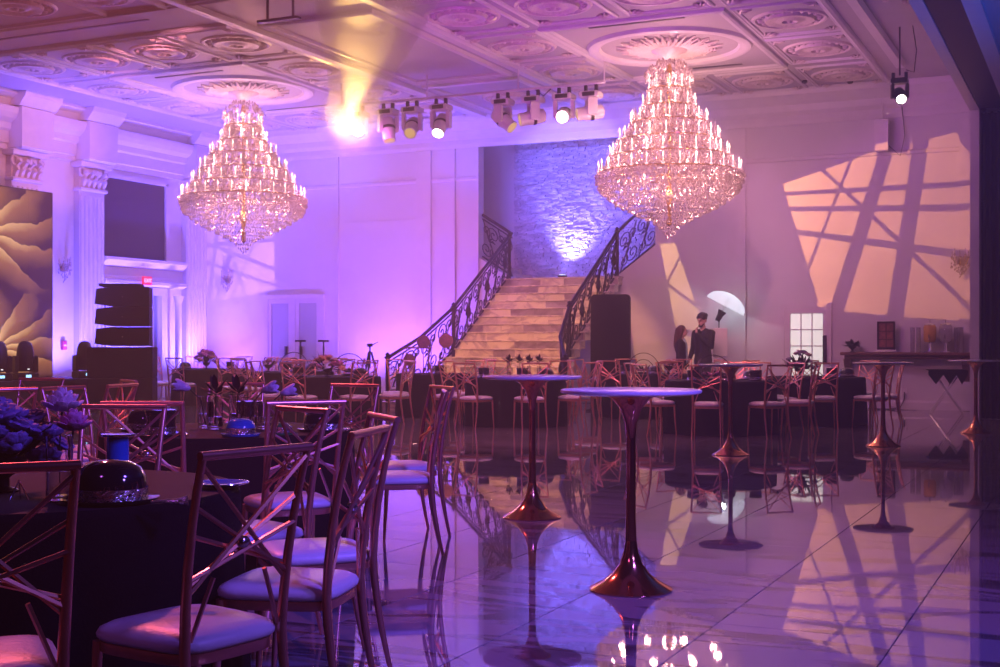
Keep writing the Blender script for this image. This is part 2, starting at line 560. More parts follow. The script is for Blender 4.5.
    def octa(s, c, r, h):
        x, y, z = c
        return s.add([(x, y, z - h), (x + r, y, z), (x, y + r, z), (x - r, y, z), (x, y - r, z), (x, y, z + h)],
                     [(0, 2, 1), (0, 3, 2), (0, 4, 3), (0, 1, 4), (5, 1, 2), (5, 2, 3), (5, 3, 4), (5, 4, 1)])
    def prism(s, poly, axis, a0, a1):
        """poly in the two other axes, extruded along axis"""
        def P(u, v, w):
            return {'x': (w, u, v), 'y': (u, w, v), 'z': (u, v, w)}[axis]
        n = len(poly)
        vs = [P(u, v, a0) for u, v in poly] + [P(u, v, a1) for u, v in poly]
        fs = [tuple(range(n))[::-1], tuple(range(n, 2 * n))]
        for i in range(n):
            j = (i + 1) % n
            fs.append((i, j, n + j, n + i))
        return s.add(vs, fs)
    def mesh(s, name, material):
        me = bpy.data.meshes.new(name)
        me.from_pydata(s.v, [], s.f)
        me.polygons.foreach_set('use_smooth', s.sm)
        if material:
            me.materials.append(MATS[material])
        bm = bmesh.new()
        bm.from_mesh(me)
        bmesh.ops.recalc_face_normals(bm, faces=bm.faces)
        bm.to_mesh(me)
        bm.free()
        if any(s.sm):
            me.set_sharp_from_angle(angle=R(50))
        me.update()
        return me
    def build(s, name, material, parent=None, loc=None, rz=0.0):
        return inst(name, s.mesh(name, material), parent, loc, rz)

def inst(name, me, parent=None, loc=None, rz=0.0):
    o = bpy.data.objects.new(name, me)
    COL.objects.link(o)
    if parent:
        o.parent = parent
    if loc is not None:
        o.location = loc
    o.rotation_euler.z = rz
    return o

def tag(o, label, cat, group=None):
    o['label'] = label
    o['category'] = cat
    if group:
        o['group'] = group
    return o

def thing(name, label, cat, loc=(0, 0, 0), rz=0.0, group=None):
    o = bpy.data.objects.new(name, None)
    o.empty_display_size = .1
    COL.objects.link(o)
    o.location = loc
    o.rotation_euler.z = rz
    return tag(o, label, cat, group)

def struct(o):
    o['kind'] = 'structure'
    return o

def copy_tree(o, parent=None):
    c = o.copy()
    COL.objects.link(c)
    if parent:
        c.parent = parent
    for ch in o.children:
        copy_tree(ch, c)
    return c

def arc(cx, cy_, r, a0, a1, n):
    return [(cx + r * math.cos(a0 + (a1 - a0) * i / n), cy_ + r * math.sin(a0 + (a1 - a0) * i / n)) for i in range(n + 1)]

CZ = 6.4           # ceiling height
XL, YB = -20.3, 26.2
XR = -2.0          # line of the folding partition

# ================================================================== SETTING
# ---- floor: marble slabs 0.8 x 1.6 m in running bond
floor = struct(MB().box(-20.6, 6.0, -3.0, 28.4, -.10, -.012).build('floor', 'grout'))
TW, TL, GAP = .80, 1.60, .005
tile_me = MB().bevbox(-TW / 2 + GAP / 2, TW / 2 - GAP / 2, -TL / 2 + GAP / 2, TL / 2 - GAP / 2, -.012, 0, .0012).mesh('tile', 'floor_marble')
cands = []
for i in range(-26, 9):
    xx = -2.41 + TW * (i + .5)
    for j in range(-3, 18):
        yy = 7.45 + TL * (j - 4) + (TL / 2 if i % 2 == 0 else 0) + TL / 2
        if xx < -20.4 or xx > 5.8 or yy < -2.5 or yy > 26.0:
            continue
        d = -SN * xx + CS * yy
        l = CS * xx + SN * yy
        vis = d > 2.5 and abs(l) < d * .40 + .9
        cands.append((0 if vis else 1, d if vis else abs(d) + abs(l), xx, yy))
cands.sort()
for c in cands[:300]:
    inst('tile', tile_me, floor, (c[2], c[3], 0))
far = MB()
for c in cands[300:]:
    far.bevbox(c[2] - TW / 2 + GAP / 2, c[2] + TW / 2 - GAP / 2, c[3] - TL / 2 + GAP / 2, c[3] + TL / 2 - GAP / 2, -.012, 0, .0012)
o = far.build('tile_field', 'floor_marble', floor)
o['kind'] = 'stuff'

# ---- ceiling with coffers
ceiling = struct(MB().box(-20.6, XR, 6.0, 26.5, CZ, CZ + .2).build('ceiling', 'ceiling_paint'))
FRAME_PROF = [(0, 0), (.015, -.035), (.05, -.05), (.075, -.03), (.11, -.03), (.125, 0)]
def rect_frame(mb, x0, x1, y0, y1, z=CZ, prof=FRAME_PROF, k=1.0):
    """moulding running round a rectangle on the ceiling"""
    n = len(prof)
    vs = []
    for sx, sy in ((0, 0), (1, 0), (1, 1), (0, 1)):
        for w, h in prof:
            vs.append(((x1 - w * k) if sx else (x0 + w * k), (y1 - w * k) if sy else (y0 + w * k), z + h * k))
    fs = []
    for a in range(4):
        b = (a + 1) % 4
        for i in range(n - 1):
            fs.append((a * n + i, b * n + i, b * n + i + 1, a * n + i + 1))
    mb.add(vs, fs)
def ring_prof(mb, cx, cyy, prof, z=CZ, n=32, wave=None):
    mb.lathe(prof, n, (cx, cyy, z), cap=False, wave=wave)
# small rosette
ros = MB()
ring_prof(ros, 0, 0, [(.60, 0), (.575, -.03), (.54, -.03), (.52, 0)], 0, 28)
ring_prof(ros, 0, 0, [(.40, 0), (.38, -.05), (.33, -.06), (.29, -.03), (.20, -.03), (.17, -.06), (.12, -.06), (.10, -.02), (.05, -.02), (.03, -.07), (.001, -.08)], 0, 28)
for k in range(20):
    a = 2 * math.pi * k / 20
    ros.ball((.46 * math.cos(a), .46 * math.sin(a), -.005), (.05, .03, .03), 6, 4, Matrix.Rotation(a, 3, 'Z'))
ros_me = ros.mesh('rosette', 'plaster_ornament')
# corner leaf ornament
orn = MB()
for k in range(5):
    a = R(-20 + 32 * k)
    orn.tube([(0, 0, -.01), (.08 * math.cos(a), .08 * math.sin(a), -.03), (.17 * math.cos(a + .3), .17 * math.sin(a + .3), -.012)], [.02, .028, .006], 5)
orn_me = orn.mesh('corner_leaf', 'plaster_ornament')
def bay(cx, yoff=0.0, rows=True):
    y0, y1 = 16.75 + yoff, 26.0 + yoff
    f = MB()
    rect_frame(f, cx - 3.05, cx + 3.05, y0, y1, k=1.3)
    f.build('coffer_frame', 'moulding_paint', ceiling)
    f = MB()
    rect_frame(f, cx - 1.55, cx + 1.55, y0 + 2.45, y1 - 2.35, k=1.3)
    f.build('coffer_frame', 'moulding_paint', ceiling)
    xs = [cx - 2.30 + 1.533 * i for i in range(4)]
    ys = [18.0 + yoff, 20.3 + yoff, 22.55 + yoff, 24.95 + yoff]
    for i, x in enumerate(xs):
        for j, y in enumerate(ys):
            if 0 < i < 3 and 0 < j < 3:
                continue
            hx, hy = .70, 1.02
            f = MB()
            rect_frame(f, x - hx, x + hx, y - hy, y + hy, k=.75)
            f.build('coffer_panel', 'moulding_paint', ceiling)
            inst('rosette', ros_me, ceiling, (x, y, CZ))
            for sx in (-1, 1):
                for sy in (-1, 1):
                    inst('corner_leaf', orn_me, ceiling, (x + sx * (hx - .15), y + sy * (hy - .15), CZ), math.atan2(-sy, -sx) - R(45))
BX = (-15.62, -6.72)
CY_ = 21.35
for cx in BX:
    bay(cx)
    f = MB()
    ring_prof(f, cx, CY_, [(1.42, 0), (1.39, -.06), (1.30, -.08), (1.24, -.05), (1.20, -.05), (1.17, 0)], n=56)
    f.build('dome_ring', 'moulding_paint', ceiling)
    f = MB()
    for k in range(40):
        a = 2 * math.pi * k / 40
        u = Vector((math.cos(a), math.sin(a), 0))
        r1 = .82 + .10 * (k % 2)
        f.tube([Vector((cx, CY_, CZ - .02)) + u * .2, Vector((cx, CY_, CZ - .07)) + u * .5, Vector((cx, CY_, CZ - .02)) + u * r1], [.03, .045, .012], 5)
    for k in range(160):
        a = rnd.random() * 6.283
        r = .3 + .5 * rnd.random()
        f.ball((cx + r * math.cos(a), CY_ + r * math.sin(a), CZ - .05), (.035, .035, .03), 5, 4)
    ring_prof(f, cx, CY_, [(.34, 0), (.3, -.09), (.2, -.12), (.12, -.2), (.001, -.22)], n=24)
    f.build('leaf_rosette', 'plaster_ornament', ceiling)
# the next row of bays towards the photographer
for cx in BX + (-11.1,):
    f = MB()
    rect_frame(f, cx - 2.9, cx + 2.9, 7.0, 15.6, k=1.3)
    f.build('coffer_frame', 'moulding_paint', ceiling)
    for i in range(4):
        inst('rosette', ros_me, ceiling, (cx - 2.3 + 1.533 * i, 14.6, CZ))
# central aisle mouldings
for x in (-12.45, -9.78):
    f = MB()
    f.prism([(x - .10, CZ), (x - .07, CZ - .07), (x + .07, CZ - .07), (x + .10, CZ)], 'y', 6.1, 26.1)
    f.build('ceiling_rib', 'moulding_paint', ceiling)
f = MB()
rect_frame(f, -12.2, -10.05, 17.0, 22.2, k=1.4)
f.build('coffer_frame', 'moulding_paint', ceiling)
f = MB()
rect_frame(f, -12.2, -10.05, 22.5, 25.9, k=1.4)
f.build('coffer_frame', 'moulding_paint', ceiling)
inst('rosette', ros_me, ceiling, (-11.1, 24.4, CZ))
for x in (-3.30,):
    f = MB()
    f.prism([(x - .10, CZ), (x - .07, CZ - .09), (x + .07, CZ - .09), (x + .10, CZ)], 'y', 6.1, 24.4)
    f.build('ceiling_rib', 'moulding_paint', ceiling)
# slot diffusers
for x0, x1, y in ((-16.9, -13.6, 16.1), (-16.45, -14.88, 19.69), (-16.56, -15.0, 23.5), (-7.5, -5.9, 19.54), (-7.4, -5.93, 23.23), (-7.5, -5.0, 16.1)):
    MB().box(x0, x1, y - .03, y + .03, CZ - .012, CZ + .01).build('slot_diffuser', 'black_plastic', ceiling)
# plaster rosette on the strip of ceiling by the partition
f = MB()
for k in range(70):
    f.ball((-2.75 + .22 * rnd.gauss(0, 1) * .9, 17.6 + 1.5 * rnd.gauss(0, 1) * .6, CZ - .02), (.06, .06, .035), 5, 4)
f.build('plaster_scroll', 'plaster_ornament', ceiling)
for px_, py_ in ((-5.2, 25.2), (-4.4, 25.6)):
    MB().ball((px_, py_, CZ - .03), (.06, .06, .04), 8, 5).build('ceiling_sensor', 'black_plastic', ceiling)

# ---- rear wall with the stair opening
OX0, OX1, OZ1 = -12.70, -8.55, 5.87
wb = MB()
wb.box(XL - .3, OX0, YB, YB + .22, 0, CZ)
wb.box(OX1, XR + 5, YB, YB + .22, 0, CZ)
wb.box(OX0, OX1, YB, YB + .22, OZ1, CZ)
wb.prism([(OX0, 0), (OX1, 0), (OX1, 3.38), (-9.41, 2.74), (-11.92, 2.74), (OX0, 3.22)], 'y', YB, YB + .22)
wall_back = struct(wb.build('wall_back', 'wall_paint'))
def corn_y(mb, x0, x1, y, prof):
    """moulding along x standing out from the rear wall towards -y; prof = (out, z)"""
    mb.prism([(y - a, z) for a, z in prof], 'x', x0, x1)
CORN = [(0, 5.72), (.03, 5.72), (.05, 5.80), (.05, 5.90), (.10, 5.98), (.13, 6.10), (.22, 6.20), (.30, 6.28), (.32, 6.36), (.32, 6.40), (0, 6.40)]
f = MB()
corn_y(f, XL, XR, YB, CORN)
f.build('cornice', 'moulding_paint', wall_back)
f = MB()
corn_y(f, OX1, XR, YB, [(0, 4.98), (.03, 5.0), (.03, 5.05), (0, 5.08)])
f.build('picture_rail', 'moulding_paint', wall_back)
f = MB()
corn_y(f, XL, OX0, YB, [(0, 4.98), (.02, 5.0), (.02, 5.05), (0, 5.08)])
f.build('picture_rail', 'moulding_paint', wall_back)
# thin pilaster strips
for x0, x1 in ((-14.30, -13.92), (-13.35, -13.30), (OX0 - .05, OX0), (-6.98, -6.60), (-2.45, -2.12), (-17.0 + .55, -16.4)):
    MB().bevbox(x0, x1, YB - .05, YB, 0.0, 5.72, .012).build('pilaster_strip', 'moulding_paint', wall_back)
for x0, x1 in ((-20.2, OX0 - .6), (OX1 + 0.05, XR)):
    f = MB()
    corn_y(f, x0, x1, YB, [(0, 0), (.03, 0), (.03, .14), (.015, .18), (0, .18)])
    f.build('skirting', 'moulding_paint', wall_back)
# horizontal panel joints
for x0, x1, z in ((OX1 + .1, XR, 2.62), (-16.3, OX0 - .7, 4.15)):
    MB().box(x0, x1, YB - .008, YB, z - .008, z + .008).build('panel_joint', 'moulding_paint', wall_back)
# small wiring box, outlet, cable at skirting
MB().box(-3.50, -3.42, YB - .03, YB, .30, .42).build('wall_outlet', 'white_plastic', wall_back)

# alcove behind the opening
alc = MB()
alc.box(-16.5, -5.0, 28.1, 28.3, 2.0, 6.9)
alc.box(-16.5, -5.0, YB + .22, 28.1, 6.6, 6.9)
alc.box(-16.5, -16.3, YB + .22, 28.1, 2, 6.6)
alc.box(-5.2, -5.0, YB + .22, 28.1, 2, 6.6)
wall_alcove = struct(alc.build('wall_alcove', 'wall_paint'))
st = MB()
z = 2.74
while z < 6.58:
    h = rnd.choice((.03, .04, .05, .06))
    x = -12.68
    while x < -7.9:
        w = rnd.uniform(.06, .20)
        d = rnd.uniform(.008, .07)
        st.box(x + .003, min(x + w, -7.9) - .003, 28.1 - d, 28.1, z + .002, min(z + h, 6.6) - .002)
        x += w
    z += h
o = st.build('ledger_stone', 'ledger_stone', wall_alcove)
o['kind'] = 'stuff'

# ---- grand staircase
NR, RISE, RUN = 16, .17, .28
Y_TOP = YB
Y_BOT = Y_TOP - NR * RUN
def half_width(y):
    """outer edge of the flight on either side, flaring towards the foot"""
    t = max(0.0, min(1.0, (23.4 - y) / (23.4 - Y_BOT)))
    return 1.27 + .60 * t * t
SCX = -10.66
stair = thing('staircase', 'grand marble staircase with veined risers climbing to the stone walled landing', 'staircase', (0, 0, 0))
for i in range(NR):
    y0 = Y_BOT + i * RUN
    z1 = (i + 1) * RISE
    hw = half_width(y0)
    t = MB()
    t.box(SCX - hw - .10, SCX + hw + .10, y0 + .015, min(y0 + RUN + .03, YB - .004), max(0.0, z1 - RISE * 1.0), z1 - .03)
    t.build('step_core', 'stair_marble', stair)
    t = MB()
    t.bevbox(SCX - hw - .13, SCX + hw + .13, y0 - .025, min(y0 + RUN + .01, YB - .004), z1 - .03, z1, .008)
    t.build('tread', 'stair_marble', stair)
    x = SCX - hw - .10 - rnd.uniform(0, .3)
    while x < SCX + hw + .10:
        w = rnd.uniform(.42, .62)
        xa, xb = max(x, SCX - hw - .10), min(x + w, SCX + hw + .10)
        if xb - xa > .05:
            MB().box(xa + .002, xb - .002, y0, y0 + .015, z1 - RISE + .001, z1 - .031).build(
                'riser_slab', 'stair_marble_grey' if rnd.random() < .32 else 'stair_marble', stair)
        x += w
MB().box(-16.3, -5.2, YB + .22, 28.1, 2.60, 2.735).build('landing_slab', 'stair_marble', wall_alcove)
MB().box(-11.90, -9.43, YB - .004, YB + .22, 2.735, 2.745).build('landing_sill', 'stair_marble', wall_alcove)
for k in range(5):          # side flights climbing left and right behind the wall
    MB().box(-12.2 - .28 * k - .28, -12.2 - .28 * k, YB + .25, 28.1, 2.735, 2.735 + .16 * (k + 1)).build('side_step', 'stair_marble', wall_alcove)
    MB().box(-9.1 + .28 * k, -9.1 + .28 * k + .28, YB + .25, 28.1, 2.735, 2.735 + .16 * (k + 1)).build('side_step', 'stair_marble', wall_alcove)

# ---- wrought-iron balustrades
def spiral(c, r, turns, a0, sgn, n=16):
    return [(c[0] + r * (1 - .86 * i / n) * math.cos(a0 + sgn * turns * 2 * math.pi * i / n),
             c[1] + r * (1 - .86 * i / n) * math.sin(a0 + sgn * turns * 2 * math.pi * i / n)) for i in range(n + 1)]
def rail_panel(parent, p0, p1, h=.98, low=.10, boss=True, top=True):
    """ironwork panel from foot point p0 to foot point p1 (both on the nosing line)"""
    p0, p1 = Vector(p0), Vector(p1)
    run = (p1 - p0)
    Lg = run.length
    def P(u, v):           # u along 0..Lg, v vertical
        return p0 + run * (u / Lg) + Vector((0, 0, v))
    if top:
        hr = MB()
        hr.tube([P(0, h), P(Lg, h)], .034, 8)
        hr.build('handrail', 'wrought_iron', parent)
        hr = MB()
        hr.tube([P(0, h - .09), P(Lg, h - .09)], .016, 6)
        hr.build('upper_rail', 'wrought_iron', parent)
    MB().tube([P(0, low), P(Lg, low)], .022, 6).build('bottom_rail', 'wrought_iron', parent)
    lo, hi = low, h - .09
    n = max(1, round(Lg / .52))
    st_ = Lg / n
    for k in range(n):
        u0 = k * st_
        cx, cv = u0 + st_ / 2, (lo + hi) / 2
        for c, r, tn, a0, sg in (((cx - st_ * .24, cv + .20), .19, 1.6, R(-60), 1), ((cx + st_ * .22, cv - .20), .19, 1.6, R(120), 1),
                                 ((cx + st_ * .24, cv + .22), .12, 1.3, R(240), -1), ((cx - st_ * .26, cv - .24), .12, 1.3, R(60), -1)):
            mb = MB()
            mb.tube([P(max(.01, min(Lg - .01, a)), max(lo, min(hi, b))) for a, b in spiral(c, r, tn, a0, sg)], .013, 5)
            mb.build('scroll', 'wrought_iron', parent)
        mb = MB()
        mb.tube([P(u0 + .02, lo), P(cx - .04, cv - .05), P(cx + .04, cv + .05), P(u0 + st_ - .02, hi)], .013, 5)
        mb.build('scroll_stem', 'wrought_iron', parent)
        for q in range(3):
            a = R(70 + 40 * q)
            mb = MB()
            mb.tube([P(cx, cv), P(cx + .09 * math.cos(a), cv + .09 * math.sin(a)), P(cx + .17 * math.cos(a + .4), cv + .17 * math.sin(a + .4))], [.012, .026, .004], 5)
            mb.build('iron_leaf', 'wrought_iron', parent)
        if boss and k % 2 == 1:
            c = P(cx, cv)
            MB().ball(c, (.05, .085, .13), 10, 6).build('boss', 'wrought_iron', parent)
def newel(parent, p, h=1.06, r=.04):
    mb = MB()
    mb.lathe([(r, 0), (r, h - .06), (r * 1.6, h - .05), (r * 1.6, h - .02), (r * .7, h), (r * 1.2, h + .03), (.004, h + .07)], 8, tuple(p))
    mb.build('newel_post', 'wrought_iron', parent)
def nosing(y):
    return max(0.0, (y - Y_BOT) / RUN * RISE + .02)
for sgn, side in ((-1, 'left'), (1, 'right')):
    bal = thing('stair_balustrade', ('scrolled black iron balustrade on the stair side towards the glass double doors' if sgn < 0 else
                                     'scrolled black iron balustrade on the stair side with the tall black screen'), 'balustrade', (0, 0, 0))
    ys = [Y_BOT + .02, 22.4, 23.4, YB - .06]
    pts = [Vector((SCX + sgn * half_width(y), y, nosing(y))) for y in ys]
    for a, b in zip(pts, pts[1:]):
        rail_panel(bal, a, b)
    for p in (pts[0], pts[2], pts[3]):
        newel(bal, p - Vector((0, 0, .04)))
    # landing side flight
    a = Vector((SCX + sgn * 1.27, YB + .10, 2.74))
    b = Vector((OX0 + .03, YB + .10, 3.20)) if sgn < 0 else Vector((OX1 - .03, YB + .10, 3.36))
    if sgn < 0:
        rail_panel(bal, a, b, h=1.0, low=.06, boss=False)
    else:
        rail_panel(bal, a, b, h=1.0, low=.06, boss=False, top=False)
        m_ = (a + b) / 2 + Vector((0, 0, 1.02))
        MB().tube([a + Vector((0, 0, 1.0)), a.lerp(b, .3) + Vector((0, 0, 1.03)), m_, a.lerp(b, .8) + Vector((0, 0, .86)), b + Vector((0, 0, .55))], .034, 8).build('handrail', 'wrought_iron', bal)

# ---- left wall with giant pilasters
wl = MB()
wl.box(XL - .2, XL, 8.0, 22.55, 0, CZ)
wl.box(XL - .2, XL, 24.45, YB + .2, 0, CZ)
wl.box(XL - .2, XL, 22.55, 24.45, 2.50, CZ)
wall_left = struct(wl.build('wall_left', 'wall_paint'))
f = MB()
prof = [(0, 5.25), (.10, 5.25), (.10, 5.36), (.14, 5.38), (.14, 5.62), (.20, 5.66), (.22, 5.78), (.34, 5.86), (.40, 5.96), (.42, 6.04), (.42, 6.08), (0, 6.08)]
f.prism([(XL + a, z) for a, z in prof], 'y', 9.0, YB)
f.build('entablature', 'moulding_paint', wall_left)
f = MB()
f.prism([(XL, 6.08), (XL + .2, 6.10), (XL + .3, 6.25), (XL + .45, 6.34), (XL + .45, 6.40), (XL, 6.40)], 'y', 9.0, YB)
f.build('cornice', 'moulding_paint', wall_left)
def pilaster(yc, w=.78):
    root = wall_left
    MB().bevbox(XL, XL + .30, yc - w / 2 - .10, yc + w / 2 + .10, 0, .36, .02).build('pilaster_plinth', 'moulding_paint', root)
    MB().bevbox(XL, XL + .27, yc - w / 2 - .06, yc + w / 2 + .06, .36, .52, .03).build('pilaster_base', 'moulding_paint', root)
    MB().box(XL, XL + .16, yc - w / 2, yc + w / 2, .52, 4.62).build('pilaster_shaft', 'moulding_paint', root)
    nfl = 6
    for k in range(nfl):
        y = yc - w / 2 + w * (k + .5) / nfl
        mb = MB()
        mb.prism([(XL + .16 + .035 * math.sin(math.pi * q / 6), y - (w / nfl * .34) * math.cos(math.pi * q / 6)) for q in range(7)], 'z', .56, 4.52)
        mb.build('pilaster_fillet', 'moulding_paint', root)
    MB().bevbox(XL, XL + .24, yc - w / 2 - .03, yc + w / 2 + .03, 4.62, 4.70, .02).build('pilaster_necking', 'moulding_paint', root)
    cap = MB()
    cap.box(XL, XL + .16, yc - w / 2, yc + w / 2, 4.70, 5.14)
    for row, (zz, n, hh, out) in enumerate(((4.70, 5, .18, .10), (4.84, 4, .2, .14))):
        for k in range(n):
            y = yc - w / 2 + w * (k + .5) / n
            cap.tube([(XL + .17, y, zz), (XL + .20, y, zz + hh * .6), (XL + .18 + out, y, zz + hh), (XL + .20 + out, y, zz + hh * .72)], [.055, .065, .05, .02], 5)
    for sg in (-1, 1):
        cap.tube([(XL + .22 + .0, yc + sg * (w / 2 - .02 + .10 * math.cos(a) * .8), 5.04 + .09 * math.sin(a)) for a in [R(20 * q) for q in range(19)]], .03, 5)
    cap.tube([(XL + .25, yc, 5.0), (XL + .29, yc, 5.10)], [.07, .05], 6)
    cap.build('pilaster_capital', 'plaster_ornament', root)
    MB().bevbox(XL, XL + .32, yc - w / 2 - .10, yc + w / 2 + .10, 5.14, 5.26, .02).build('pilaster_abacus', 'moulding_paint', root)
    MB().bevbox(XL, XL + .50, yc - w / 2 - .05, yc + w / 2 + .05, 5.26, 6.12, .03).build('entablature_block', 'moulding_paint', root)
    mb = MB()
    mb.prism([(XL, 6.12), (XL + .50, 6.12), (XL + .66, 6.30), (XL + .70, 6.40), (XL, 6.40)], 'y', yc - w / 2 - .12, yc + w / 2 + .12)
    mb.build('cornice_block', 'moulding_paint', root)
for yc in (16.9, 20.05, 21.98, 25.62):
    pilaster(yc)
# upper opening with a dark screen, panel under it
MB().box(XL - .02, XL + .02, 22.32, 24.60, 3.26, 5.04).build('balcony_screen', 'balcony_screen', wall_left)
f = MB()
f.box(XL, XL + .08, 24.58, 24.66, 3.2, 5.1)
f.box(XL, XL + .08, 22.38, 24.66, 5.04, 5.12)
f.build('screen_surround', 'moulding_paint', wall_left)
f = MB()
prof = [(0, 2.60), (.10, 2.60), (.22, 2.66), (.22, 2.72), (.12, 2.76), (.10, 2.82), (.08, 2.84), (.08, 3.02), (.12, 3.06), (.18, 3.12), (.24, 3.18), (.24, 3.24), (0, 3.24)]
f.prism([(XL + a, z) for a, z in prof], 'y', 22.36, 25.18)
f.build('balcony_entablature', 'moulding_paint', wall_left)
# doorway below
dr = MB()
dr.box(XL, XL + .14, 22.45, 22.65, 0, 2.598)
dr.box(XL, XL + .14, 24.35, 24.55, 0, 2.598)
dr.box(XL, XL + .14, 22.65, 24.35, 2.42, 2.598)
d1 = struct(dr.build('door_1', 'moulding_paint'))
MB().box(XL - .16, XL - .10, 22.65, 23.48, 0, 2.42).build('door_leaf', 'moulding_paint', d1)
MB().box(XL - .16, XL - .10, 23.52, 24.35, 0, 2.42).build('door_leaf', 'moulding_paint', d1)
MB().box(XL - .10, XL - .09, 22.75, 23.38, 1.95, 2.32).build('door_pane', 'dark_glass', d1)
MB().box(XL - .10, XL - .09, 23.62, 24.25, 1.95, 2.32).build('door_pane', 'frosted_pane', d1)
MB().box(XL - .10, XL - .085, 23.62, 24.25, .3, 1.75).build('door_panel', 'wall_paint', d1)
for k in range(3):
    mb = MB()
    mb.lathe([(.12, 0), (.12, .1), (.085, .16), (.08, 2.2), (.1, 2.3), (.13, 2.42)], 14, (XL + .30, 24.75 + .0 * k + (.0 if k == 0 else .0), 0)) if k == 0 else None
    if k == 0:
        mb.build('door_column', 'moulding_paint', d1)

# double glass doors in the rear wall
d2 = MB()
for x0, x1 in ((-18.52, -18.40), (-17.72, -17.60), (-16.92, -16.80)):
    d2.box(x0, x1, YB - .06, YB, 0, 2.46)
d2.box(-18.40, -17.72, YB - .06, YB, 2.36, 2.46)
d2.box(-17.60, -16.92, YB - .06, YB, 2.36, 2.46)
d2 = struct(d2.build('door_2', 'moulding_paint'))
for x0 in (-18.40, -17.60):
    lf = MB()
    lf.box(x0, x0 + .09, YB - .05, YB - .005, 0, 2.358)
    lf.box(x0 + .59, x0 + .68, YB - .05, YB - .005, 0, 2.358)
    lf.box(x0 + .09, x0 + .59, YB - .05, YB - .005, 2.26, 2.358)
    lf.box(x0 + .09, x0 + .59, YB - .05, YB - .005, 0, .22)
    lf = lf.build('door_leaf', 'moulding_paint', d2)
    MB().box(x0 + .09, x0 + .59, YB - .03, YB - .02, .22, 2.26).build('door_pane', 'frosted_pane', lf)
    hx = x0 + (.53 if x0 < -18 else .16)
    MB().box(hx - .03, hx + .03, YB - .09, YB - .05, 1.02, 1.22).build('door_lock', 'dark_metal', lf)

# glazed door on the right
d3 = MB()
d3.box(-5.88, -5.80, YB - .06, YB, 0, 2.10)
d3.box(-4.94, -4.86, YB - .06, YB, 0, 2.10)
d3.box(-5.80, -4.94, YB - .06, YB, 2.02, 2.10)
d3 = struct(d3.build('door_3', 'moulding_paint'))
lf = MB()
lf.box(-5.80, -5.69, YB - .045, YB - .005, 0, 2.02)
lf.box(-5.03, -4.94, YB - .045, YB - .005, 0, 2.02)
lf.box(-5.69, -5.03, YB - .045, YB - .005, 1.90, 2.02)
lf.box(-5.69, -5.03, YB - .045, YB - .005, 0, .25)
for c in (1, 2):
    lf.box(-5.69 + .22 * c - .012, -5.69 + .22 * c + .012, YB - .043, YB - .012, .25, 1.90)
for r in range(1, 5):
    lf.box(-5.69, -5.03, YB - .042, YB - .012, .25 + .33 * r - .012, .25 + .33 * r + .012)
lf = lf.build('door_leaf', 'moulding_paint', d3)
for c in range(3):
    for r in range(5):
        MB().box(-5.69 + .22 * c + .012, -5.69 + .22 * (c + 1) - .012, YB - .028, YB - .02, .25 + .33 * r + .012, .25 + .33 * (r + 1) - .012).build('door_pane', 'pane_lit', lf)
MB().box(-5.03, -4.96, YB - .09, YB - .045, .9, 1.45).build('door_lock', 'dark_metal', lf)

# ---- partition line on the right: header beam, jamb and folded curtain
hb = MB()
hb.box(XR, XR + .15, 4.0, YB, 5.24, CZ + .2)
hb.box(XR + .55, XR + .75, 4.0, YB, 5.24, CZ + .2)
hb.box(XR + .15, XR + .55, 4.0, YB, 5.50, 5.7)
struct(hb.build('trim_1', 'moulding_paint'))
MB().box(XR + .152, XR + .548, 4.0, 23.2, 5.26, 5.49).build('partition_track', 'black_plastic', bpy.data.objects['trim_1'])
struct(MB().box(XR + .75, 6.0, 4.0, YB, 5.30, 5.5).build('ceiling_next_room', 'ceiling_paint'))
jb = MB()
jb.box(XR, XR + .15, 23.2, YB, 0, 5.24)
jb.box(XR + .75, 6.0, 23.8, YB, 0, 5.30)
jb.box(XR + .15, XR + .75, 23.9, YB, 0, 5.24)
struct(jb.build('wall_right', 'wall_paint'))
cur = thing('partition_curtain', 'black pleated curtain gathered at the partition jamb beside the drinks shelf', 'curtain', (XR + .16, 23.5, 0))
def pleat(x0, n, w, z0, z1, y, amp, name):
    pts = []
    for i in range(n * 8 + 1):
        pts.append((x0 + w * i / (n * 8), y + amp * math.sin(2 * math.pi * i / 8)))
    v, fs = [], []
    for x, yy in pts:
        v.append((x, yy, z0))
        v.append((x, yy, z1))
    for i in range(len(pts) - 1):
        fs.append((2 * i, 2 * i + 2, 2 * i + 3, 2 * i + 1))
    back = len(v)
    v += [(x, yy + .012, z) for x, yy in pts for z in (z0, z1)]
    for i in range(len(pts) - 1):
        fs.append((back + 2 * i + 1, back + 2 * i + 3, back + 2 * i + 2, back + 2 * i))
    mb = MB()
    mb.add(v, fs, True)
    return mb.build(name, 'curtain_black', cur)
pleat(.0, 6, .60, .01, 5.24, 0, .07, 'curtain_panel')
pleat(.62, 16, 1.9, .01, 5.28, .0, .09, 'curtain_panel')

